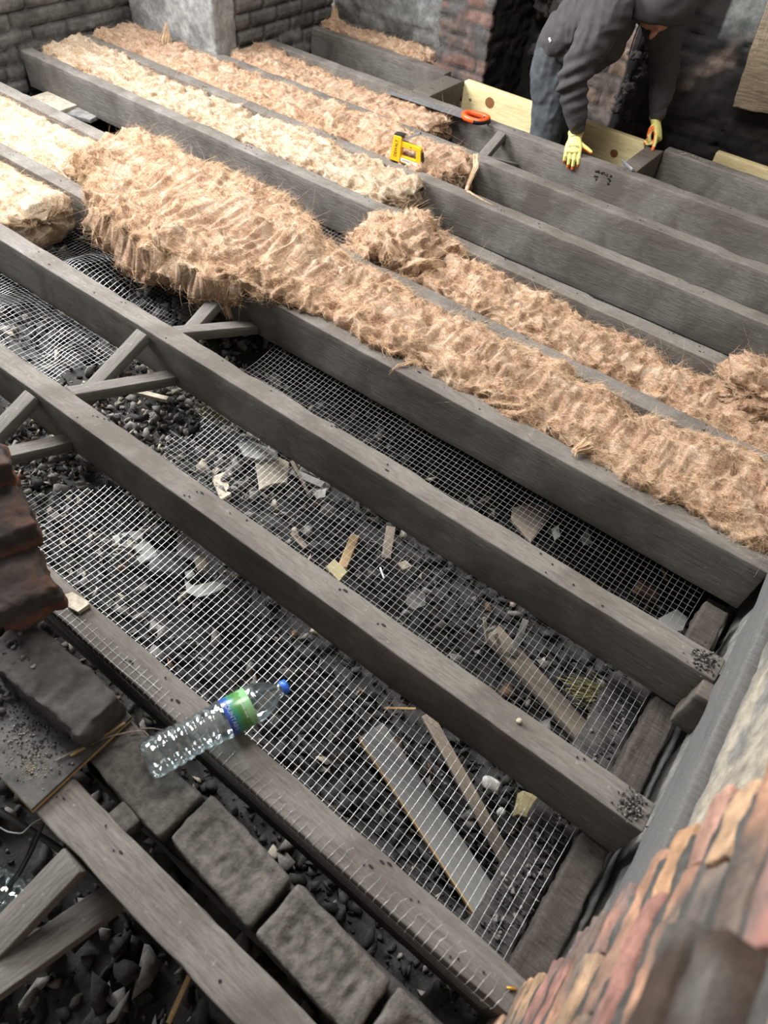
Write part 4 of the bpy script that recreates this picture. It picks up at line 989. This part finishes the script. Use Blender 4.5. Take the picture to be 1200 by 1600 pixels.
V, F = profile_extrude([(.004, .131), (.05, .131), (.056, .146), (.010, .143)], -.014, .014, .002); obj('head_cap', mesh('head_cap', V, F, [M['black_pl']], smooth=False), st)['label'] = 'black top cap'
V, F = profile_extrude([(.040, .118), (.052, .112), (.135, .168), (.130, .178)], -.008, .008, .0015); obj('lever', mesh('lever', V, F, [M['steel']], smooth=False), st)['label'] = 'raised steel lever'
for (hx, hz) in ((.098, .095), (.012, .022), (.150, .028)):
    v, f = caps([(hx, -.0135, hz), (hx, -.0120, hz)], .003, 8); obj('screw', mesh('screw', v, f, [M['black_pl']]), st)
me = text_mesh('DEWALT', .021); me.materials.clear(); me.materials.append(M['black_pl']); o = obj('lettering', me, st, (.026, -.0174, .070), (math.pi/2, -math.pi/2, 0)); o['label'] = 'black vertical lettering'
V, F = profile_extrude([(.050, .012), (.150, .010), (.148, .026), (.052, .030)], -.0128, -.0118, .0003); obj('sticker', mesh('sticker', V, F, [M['white']], smooth=False), st)['label'] = 'pale printed strip'
me = text_mesh('DEWALT', .012); me.materials.clear(); me.materials.append(M['black_pl']); obj('sticker_lettering', me, st, (.088, -.0130, .020), (math.pi/2, 0, 0))

h0 = at(724, 180, .012); h1 = at(776, 184, .012)
sw = thing('hand_saw', 'hand saw with orange handle lying on the joist by the pine board', 'saw', (float(h0[0]), float(h0[1])+.01, .0), (0, 0, .10))
ring = [(0, -.010), (.02, -.042), (.06, -.052), (.105, -.050), (.128, -.020), (.130, .028), (.10, .045), (.05, .040), (.012, .025), (0, -.010)]
P = np.array([(a, b_, .022) for a, b_ in ring]); tt = np.linspace(0, 1, 48); Q = np.stack([np.interp(tt, np.linspace(0, 1, len(P)), P[:, j]) for j in range(3)], -1)
for _ in range(3): Q[1:-1] = (Q[:-2]+2*Q[1:-1]+Q[2:])/4
v, f = caps(list(Q), .0135, 12); v[:, 2] = .017+(v[:, 2]-.022)*1.15
cen = v.reshape(-1, 12, 3).mean(1).repeat(12, 0); fc = v[f[0][0]] if False else None
me = mesh('handle', v, f, [M['orange_pl'], M['black_pl']])
mi = [1 if (np.mean([v[q][0] for q in a]) > .085 and np.mean([v[q][2] for q in a]) < .024 and np.mean([v[q][1] for q in a]) < .03) else 0 for a in f]; me.polygons.foreach_set('material_index', np.array(mi, dtype=np.int32))
obj('handle', me, sw)['label'] = 'orange and black open handle'
v, f = prism([(.02, -.035), (.02, .045), (-.48, .022), (-.48, -.022)], .0016); obj('blade', mesh('blade', v, f, [M['steel']], smooth=False), sw, (0, 0, .006))['label'] = 'flat steel blade'
p = at(981, 259, .006); v, f = rbox(.105, .016, .006, .001, .05, .0003, 10, 5); v2, f2 = rbox(.105, .004, .014, .001, .05, .0003, 10, 6)
V, F, _ = join([(v, f), (xf(v2, (0, -.007, .004)), f2)]); tag(obj('metal_strip', mesh('metal_strip', V, F, [M['steel']]), loc=tuple(p), rot=(0, 0, -.62)), 'grey metal angle strip lying across the trimmer end by the gloved hands', 'bracket')

# ------------------------------------------------------------------ rotten board leaning on the back wall, top right
v, f = rbox(.30, .035, .62, .006, .012, .007, 14, 90, .012)
v[:, 0] += np.where(v[:, 2] < -.25, .02*fbm(v*20, 2, 4), 0)
M['weathered'] = wood('weathered_board', (.03, .023, .016), (.50, .40, .28), .9, grain=(20, 20, .8), sc=3, bmp=1.0)
tag(obj('rotten_board', mesh('rotten_board', v, f, [M['weathered']]), loc=(-.715, 4.255, .47), rot=(0, -.10, 0)), 'rotten streaked board standing against the black wall at the top right', 'board')
v, f = rbox(.012, .012, 1.0, .004, .05, .001, 10, 92); tag(obj('metal_conduit', mesh('metal_conduit', v, f, [M['steel']]), loc=(-2.555, 4.075, .66)), 'thin metal strip running up the far wall beside the red pier', 'pipe')

# ------------------------------------------------------------------ the worker
def ell_tube(pts, ra, rb, ref=(0, 1, 0), n=20):
    pts = [np.array(p, float) for p in pts]; N = len(pts); ra = list(np.broadcast_to(ra, (N,))); rb = list(np.broadcast_to(rb, (N,)))
    d0 = pts[0]-pts[1]; d0 /= np.linalg.norm(d0); d1 = pts[-1]-pts[-2]; d1 /= np.linalg.norm(d1)
    c0 = min(ra[0], rb[0]); c1 = min(ra[-1], rb[-1])
    P = [pts[0]+d0*c0*.9, pts[0]+d0*c0*.55]+pts+[pts[-1]+d1*c1*.55, pts[-1]+d1*c1*.9]
    A = [ra[0]*.35, ra[0]*.8]+ra+[ra[-1]*.8, ra[-1]*.35]; B = [rb[0]*.35, rb[0]*.8]+rb+[rb[-1]*.8, rb[-1]*.35]
    P = np.array(P); t = np.gradient(P, axis=0); t /= np.linalg.norm(t, axis=1)[:, None]
    a = np.array(ref, float)[None]-t*(t@np.array(ref, float))[:, None]; a /= np.linalg.norm(a, axis=1)[:, None]; b_ = np.cross(t, a)
    th = np.arange(n)*2*math.pi/n
    V = (P[:, None]+np.array(A)[:, None, None]*a[:, None]*np.cos(th)[None, :, None]+np.array(B)[:, None, None]*b_[:, None]*np.sin(th)[None, :, None]).reshape(-1, 3)
    F = []
    for i in range(len(P)-1):
        for j in range(n): F.append((i*n+j, i*n+(j+1) % n, (i+1)*n+(j+1) % n, (i+1)*n+j))
    F.append(tuple(range(n))[::-1]); F.append(tuple(range(len(V)-n, len(V))))
    return V, F, 0
def fuse(parts, voxel, smooth=6, fac=.5):
    V, F, _ = joinpoly(parts); me = mesh('fuse', V, F); o = obj('fuse', me)
    r_ = o.modifiers.new('r', 'REMESH'); r_.mode = 'VOXEL'; r_.voxel_size = voxel
    s_ = o.modifiers.new('s', 'SMOOTH'); s_.factor = fac; s_.iterations = smooth
    dg = bpy.context.evaluated_depsgraph_get(); m2 = bpy.data.meshes.new_from_object(o.evaluated_get(dg)); bpy.data.objects.remove(o)
    n = len(m2.vertices); co = np.zeros(n*3, dtype=np.float32); m2.vertices.foreach_get('co', co); co = co.reshape(-1, 3).astype(float)
    no = np.zeros(n*3, dtype=np.float32); m2.vertices.foreach_get('normal', no); no = no.reshape(-1, 3)
    return m2, co, no
def finish(me, co, mats):
    me.vertices.foreach_set('co', co.astype(np.float32).ravel()); me.materials.clear()
    for m_ in mats: me.materials.append(m_)
    me.polygons.foreach_set('use_smooth', np.ones(len(me.polygons), dtype=bool)); me.update(); return me
GZ = -.60
worker = thing('person', 'person in charcoal hoodie, dark trousers and yellow-orange gloves bending over the joists', 'person', (-1.60, 3.65, GZ))
def rel(parts): return parts
# landmarks
hipR, hipL = (-1.570, 3.60, .24), (-1.570, 3.725, .24)
kneeR, kneeL = (-1.525, 3.575, -.17), (-1.45, 3.735, -.17)
ankR, ankL = (-1.63, 3.575, GZ+.09), (-1.55, 3.735, GZ+.09)
shR, shL = (-1.355, 3.56, .575), (-1.285, 3.88, .585)
elR, elL = (-1.425, 3.455, .300), (-1.165, 3.965, .325)
wrR, wrL = (-1.335, 3.492, .075), (-1.092, 3.892, .105)
spine = [(-1.60, 3.66, .24), (-1.60, 3.66, .34), (-1.515, 3.675, .46), (-1.41, 3.70, .565), (-1.325, 3.72, .625)]
head = np.array((-1.20, 3.735, .60))
# body: one continuous surface with face, arms and legs
bp = [ell_tube(spine, [.14, .135, .15, .165, .10], [.10, .095, .105, .105, .08]),
      ell_tube([spine[-1], (-1.28, 3.73, .63), tuple(head+np.array([-.03, 0, .01]))], [.055, .052, .06], [.055, .052, .06]),
      ell_tube([head+np.array([-.045, 0, -.02]), head+np.array([0, 0, .0]), head+np.array([.05, 0, .005])], [.060, .074, .066], [.070, .090, .080]),
      ell_tube([head+np.array([-.075, 0, -.085]), head+np.array([-.04, 0, -.075]), head+np.array([.03, 0, -.065])], [.028, .045, .055], [.022, .035, .035]),   # jaw to brow
      ell_tube([head+np.array([.022, 0, -.088]), head+np.array([.006, 0, -.118]), head+np.array([-.006, 0, -.136])], [.008, .012, .014], [.010, .013, .012]),        # nose
      ell_tube([head+np.array([-.008, -.008, -.128]), head+np.array([-.008, .008, -.128])], .009, .009, (1, 0, 0)),
      ell_tube([head+np.array([-.035, -.016, -.106]), head+np.array([-.035, .016, -.106])], .006, .008, (1, 0, 0)),       # lips
      ell_tube([head+np.array([.03, -.045, -.088]), head+np.array([.034, 0, -.095]), head+np.array([.03, .045, -.088])], .009, .010, (1, 0, 0)),  # brow
      ell_tube([head+np.array([-.02, -.078, -.005]), head+np.array([.015, -.080, .0])], .008, .012), ell_tube([head+np.array([-.02, .078, -.005]), head+np.array([.015, .080, .0])], .008, .012)]
for sh, el, wr in ((shR, elR, wrR), (shL, elL, wrL)):
    bp += [ell_tube([sh, el], [.050, .038], [.050, .038], (1, 0, 0)), ell_tube([el, wr], [.038, .027], [.038, .027], (1, 0, 0))]
for hp, kn, an in ((hipR, kneeR, ankR), (hipL, kneeL, ankL)):
    bp += [ell_tube([hp, kn], [.070, .052], [.070, .052]), ell_tube([kn, an], [.052, .035], [.052, .035]), ell_tube([an, (an[0]+.12, an[1], GZ+.04)], [.035, .03], [.03, .02])]
me, co, no = fuse(bp, .007, 5); o = obj('body', finish(me, co, [M['skin']]), worker); o.matrix_parent_inverse = Matrix.Translation(-Vector(worker.location))
def cloth(name, parts, voxel, mats, folds, label=None, cut=None):
    me, co, no = fuse(parts, voxel, 5); co = co+no*folds(co)[:, None]
    me = finish(me, co, mats)
    if cut is not None:
        bm = bmesh.new(); bm.from_mesh(me); dl = [v for v in bm.verts if cut(v.co)]; bmesh.ops.delete(bm, geom=dl, context='VERTS'); bm.to_mesh(me); bm.free()
    o = obj(name, me, worker); o.matrix_parent_inverse = Matrix.Translation(-Vector(worker.location))
    if label: o['label'] = label
    return o
# trousers
tp = [ell_tube([(-1.575, 3.66, .14), (-1.600, 3.66, .25), (-1.600, 3.66, .35), (-1.57, 3.665, .40)], [.15, .158, .154, .14], [.106, .122, .114, .10])]
for hp, kn, an in ((hipR, kneeR, ankR), (hipL, kneeL, ankL)):
    tp += [ell_tube([hp, tuple((np.array(hp)+np.array(kn))/2), kn], [.082, .077, .066], [.105, .090, .075]), ell_tube([kn, (an[0], an[1], an[2]+.02)], [.066, .055], [.075, .06])]
def f_tr(c):
    p = c*np.array([1, 1, .35]); k = np.clip(1-np.abs(c[:, 2]+.17)/.12, 0, 1)
    return .009*ridge(p*22, 3)*.5+.010*k*np.sin(c[:, 2]*110+c[:, 0]*30)*.4+.004*perlin(c*40, 3)
tr = cloth('trousers', tp, .008, [M['denim']], f_tr, 'dark dusty work trousers')
# hoodie
hp_ = [ell_tube([(-1.590, 3.66, .375), (-1.565, 3.665, .41), (-1.50, 3.68, .475), (-1.42, 3.70, .57), (-1.33, 3.72, .63)], [.170, .170, .178, .195, .12], [.120, .120, .130, .128, .10]),
       ell_tube([(-1.545, 3.65, .34), (-1.47, 3.67, .40), (-1.38, 3.70, .48)], [.13, .15, .15], [.08, .095, .09]),
       ell_tube([(-1.37, 3.72, .62), (-1.29, 3.73, .62)], [.12, .11], [.10, .11]),
       ell_tube([(-1.515, 3.65, .31), (-1.435, 3.66, .33), (-1.36, 3.70, .40)], [.11, .13, .12], [.055, .065, .06])]
for sh, el, wr in ((shR, elR, wrR), (shL, elL, wrL)):
    d = np.array(wr)-np.array(el); cuff = np.array(el)+d*.80
    hp_ += [ell_tube([sh, tuple((np.array(sh)+np.array(el))/2), el], [.092, .080, .064], [.092, .080, .064], (1, 0, 0)), ell_tube([el, tuple(np.array(el)+d*.5), tuple(cuff)], [.064, .056, .043], [.064, .056, .043], (1, 0, 0))]
def f_ho(c):
    w_ = .02*np.stack([perlin(c*6, 1), perlin(c*6, 2), perlin(c*6, 3)], -1)
    q = (c+w_*2)
    # folds radiate from the armpit and gather over the small of the back
    back = np.clip((c[:, 2]-.36)*6, 0, 1)*np.clip(1-(c[:, 0]+1.45)*4, 0, 1)
    f = .017*np.clip(ridge(q*np.array([24, 4, 5]), 5), -.4, 1)*back*.8+.006*np.clip(ridge(q*np.array([10, 3, 16]), 15), -.5, 1)
    dist = np.linalg.norm(c-np.array(elR), axis=1); f += .013*np.exp(-(dist/.10)**2)*np.sin((c[:, 2]-c[:, 0]*.7)*95)
    dist = np.linalg.norm(c-np.array(shR), axis=1); f += .006*np.exp(-(dist/.13)**2)*np.sin((c[:, 0]+c[:, 2]*.4)*85)
    f += .006*ridge(q*np.array([12, 12, 9]), 9)*.6+.0025*perlin(c*35, 4)
    # ribbed cuffs and hem
    return f
cloth('hoodie', hp_, .0075, [M['hoodie']], f_ho, 'charcoal hoodie with folded sleeves')
# ribbed hem and cuffs
for nm, c0, c1, ra, rb in (('cuff', np.array(elR)+(np.array(wrR)-np.array(elR))*.74, np.array(elR)+(np.array(wrR)-np.array(elR))*.90, .043, .040), ('cuff', np.array(elL)+(np.array(wrL)-np.array(elL))*.74, np.array(elL)+(np.array(wrL)-np.array(elL))*.92, .043, .040)):
    v, f, _ = ell_tube([c0, c1], [ra, ra*.96], [rb, rb*.96], (1, 0, 0), 28); v = v+0; o = obj(nm, mesh(nm, v, f, [M['hoodie']]), worker); o.matrix_parent_inverse = Matrix.Translation(-Vector(worker.location)); o['label'] = 'ribbed sleeve cuff'
me = text_mesh('en', .022); me.materials.clear(); me.materials.append(M['white'])
ho = [c_ for c_ in worker.children if c_.name.startswith('hoodie')][0]
dr_ = FW + RT*(860-600)/FPX - UP*(62-800)/FPX; dr_ /= np.linalg.norm(dr_)
hit, hp3, hn3, _i = ho.ray_cast(Vector(CAM), Vector(dr_))
if hit:
    o = obj('hem_lettering', me, worker, tuple(hp3+hn3*.004-worker.location), None); zq = hn3.normalized(); xq = Vector((.55, -.75, -.35)); xq = (xq-zq*xq.dot(zq)).normalized(); yq = zq.cross(xq)
    o.rotation_euler = Matrix((xq, yq, zq)).transposed().to_euler(); o['label'] = 'white lettering on the waistband'
# hood: open shell over the head, rim towards the floor
nph, nth = 26, 48; V = []
axis_c = head+np.array([.0, 0, .0])
for i in range(nph+1):
    ph = math.pi*.655*i/nph
    for j in range(nth):
        th = 2*math.pi*j/nth
        rx, ry, rz = .140, .128, .150
        k = 1+.05*math.sin(th*3+1)*(i/nph)
        x_ = rx*math.sin(ph)*math.cos(th)*k; y_ = ry*math.sin(ph)*math.sin(th)*k; z_ = rz*math.cos(ph)
        V.append(axis_c+np.array([x_-.012*(i/nph), y_, z_*1.0+.012]))
V = np.array(V); V += (V-axis_c)/np.linalg.norm(V-axis_c, axis=1)[:, None]*(.006*ridge(V*18, 7)+.005*perlin(V*12, 8))[:, None]
i = np.arange(nph)[:, None]*nth; j = np.arange(nth)[None]; j2 = (j+1) % nth; F = np.stack([i+j, i+nth+j, i+nth+j2, i+j2], -1).reshape(-1, 4)
me = mesh('hood', V, F, [M['hoodie']]); o = obj('hood', me, worker); o.matrix_parent_inverse = Matrix.Translation(-Vector(worker.location)); o['label'] = 'pulled-up hood shading the face'
s_ = o.modifiers.new('solid', 'SOLIDIFY'); s_.thickness = .008; s_.offset = 1
for s in (-1, 1):
    P = [head+np.array([-.06, s*.05, -.085]), head+np.array([-.065, s*.052, -.14]), head+np.array([-.066, s*.05, -.21])]
    v, f = caps(P, .0028, 6); o = obj('drawstring', mesh('drawstring', v, f, [M['hoodie']]), worker); o.matrix_parent_inverse = Matrix.Translation(-Vector(worker.location))
# boots
for an in (ankR, ankL):
    v = [ell_tube([(an[0]-.03, an[1], GZ+.045), (an[0]+.06, an[1], GZ+.042), (an[0]+.17, an[1], GZ+.036)], [.042, .044, .040], [.042, .040, .032]), ell_tube([an, (an[0], an[1], GZ+.05)], [.05, .045], [.055, .05])]
    me, co, no = fuse(v, .006, 4); o = obj('boot', finish(me, co, [M['boot']]), worker); o.matrix_parent_inverse = Matrix.Translation(-Vector(worker.location)); o['label'] = 'black work boot'
# gloves
def hand(name, label, wrist, ydir, zdir, side, curls, thumb, spread=.06):
    """local frame: y to the fingertips, z out of the back of the hand; side = x sign of the thumb"""
    yv = Vector(ydir).normalized(); zv = Vector(zdir); zv = (zv-yv*zv.dot(yv)).normalized(); xv = yv.cross(zv)
    Rm = np.array([list(xv), list(yv), list(zv)])          # rows
    parts = [ell_tube([(0, .0, 0), (0, .045, 0), (0, .082, -.001)], [.030, .041, .043], [.020, .019, .0145], (1, 0, 0)),
             ell_tube([(side*.016, .022, -.006), (side*.034, .046, -.008)], [.017, .014], [.016, .013], (1, 0, 0))]
    tips = []
    for k, (fx, ln) in enumerate(((.0315, .074), (.0105, .082), (-.0105, .077), (-.031, .060))):
        c1, c2, c3 = curls[k]; p = np.array([side*fx, .082-.004*abs(k-1), -.001]); a = 0; pts = [p-np.array([0, .02, 0]), p]; ang0 = side*spread*(1.2-k*.8)
        for seg, cc in zip((.46, .30, .24), (c1, c2, c3)):
            a += cc; d = np.array([math.sin(ang0)*math.cos(a), math.cos(a)*math.cos(ang0), -math.sin(a)]); p = p+d*ln*seg; pts.append(p)
        r_ = [.0100, .0105, .0098, .0092, .0078]; parts.append(ell_tube(pts, r_, r_, (1, 0, 0), 12)); tips.append((pts, ln))
    parts.append(ell_tube([np.array(q)*np.array([side, 1, 1]) for q in thumb], [.0135, .0125, .0115, .0095], [.0135, .0125, .0115, .0095], (0, 0, 1), 12))
    me, co, no = fuse(parts, .0022, 3, .4)
    # orange dipped palm and fingertips, yellow knitted back
    nl = no
    me2 = finish(me, co, [M['glove_y'], M['glove_o']])
    mi = []
    tp_ = [np.array(t_[0]) for t_ in tips]
    for pl in me2.polygons:
        c = np.array(pl.center); n_ = np.array(pl.normal); org = False
        if c[1] > .088:
            best = min(range(4), key=lambda k: np.linalg.norm(tp_[k]-c, axis=1).min()); q = tp_[best]
            dpos = np.argmin(np.linalg.norm(q-c, axis=1)); t_ = q[min(dpos+1, len(q)-1)]-q[max(dpos-1, 0)]; t_ = t_/np.linalg.norm(t_); back = np.cross(np.array([1.0, 0, 0]), t_); org = n_@back < -.1 or dpos >= 4 or (dpos >= 3 and np.linalg.norm(c-q[3]) > .006 and (c-q[3])@t_ > .004)
        elif c[0]*side > .042: org = n_[2] < .55
        else: org = n_[2] < -.25 and c[1] > .012
        mi.append(1 if org else 0)
    me2.polygons.foreach_set('material_index', np.array(mi, dtype=np.int32))
    w = np.array(wrist); cw = co @ Rm+w; me2.vertices.foreach_set('co', cw.astype(np.float32).ravel()); me2.update()
    g = obj(name, me2, worker); g.matrix_parent_inverse = Matrix.Translation(-Vector(worker.location)); g['label'] = label
    th = np.linspace(0, 2*math.pi, 28, endpoint=False); rings = []
    for y_, k in ((.012, 1.0), (-.002, 1.02), (-.016, 1.05), (-.026, 1.12), (-.030, 1.18), (-.028, 1.05)):
        rings.append(np.stack([.0325*k*np.cos(th), np.full(28, y_)+.004*np.cos(th+1), .0245*k*np.sin(th)], -1))
    cv = (np.concatenate(rings) @ Rm)+w; i = np.arange(5)[:, None]*28; j = np.arange(28)[None]; j2 = (j+1) % 28
    cf = obj('glove_cuff', mesh('glove_cuff', cv, np.stack([i+j, i+28+j, i+28+j2, i+j2], -1).reshape(-1, 4), [M['glove_y']]), g)
    cf['label'] = 'yellow knitted cuff'
    return g, Rm, w
g, Rm, w = hand('glove', 'yellow glove with orange palm gripping the joist', (-1.338, 3.480, .052), (.035, -.070, -.036), (0, -.3, 1), -1,
     [(.55, .45, .25), (.60, .45, .2), (.62, .45, .2), (.6, .6, .3)], [(.020, .022, -.006), (.044, .040, -.010), (.068, .050, -.018), (.088, .058, -.026)])
me = text_mesh('SKYTEC', .0165); n = len(me.vertices); co = np.zeros(n*3, dtype=np.float32); me.vertices.foreach_get('co', co); co = co.reshape(-1, 3).astype(float)
co = np.stack([-co[:, 0], .070-co[:, 1], .0200+co[:, 2]-6*co[:, 0]**2], -1) @ Rm+w
me.vertices.foreach_set('co', co.astype(np.float32).ravel()); me.materials.clear(); me.materials.append(M['black_pl']); me.update()
o = obj('glove_lettering', me, g); o['label'] = 'black lettering across the knuckles'
hand('glove', 'yellow glove with orange fingers pressing down on the trimmer', (-1.092, 3.892, .092), (.055, -.045, -.055), (.75, .1, .5), 1,
     [(.25, .15, .1), (.95, 1.0, .6), (1.1, 1.1, .6), (1.1, 1.0, .6)], [(.020, .022, -.006), (.036, .044, -.022), (.030, .068, -.036), (.020, .090, -.040)])
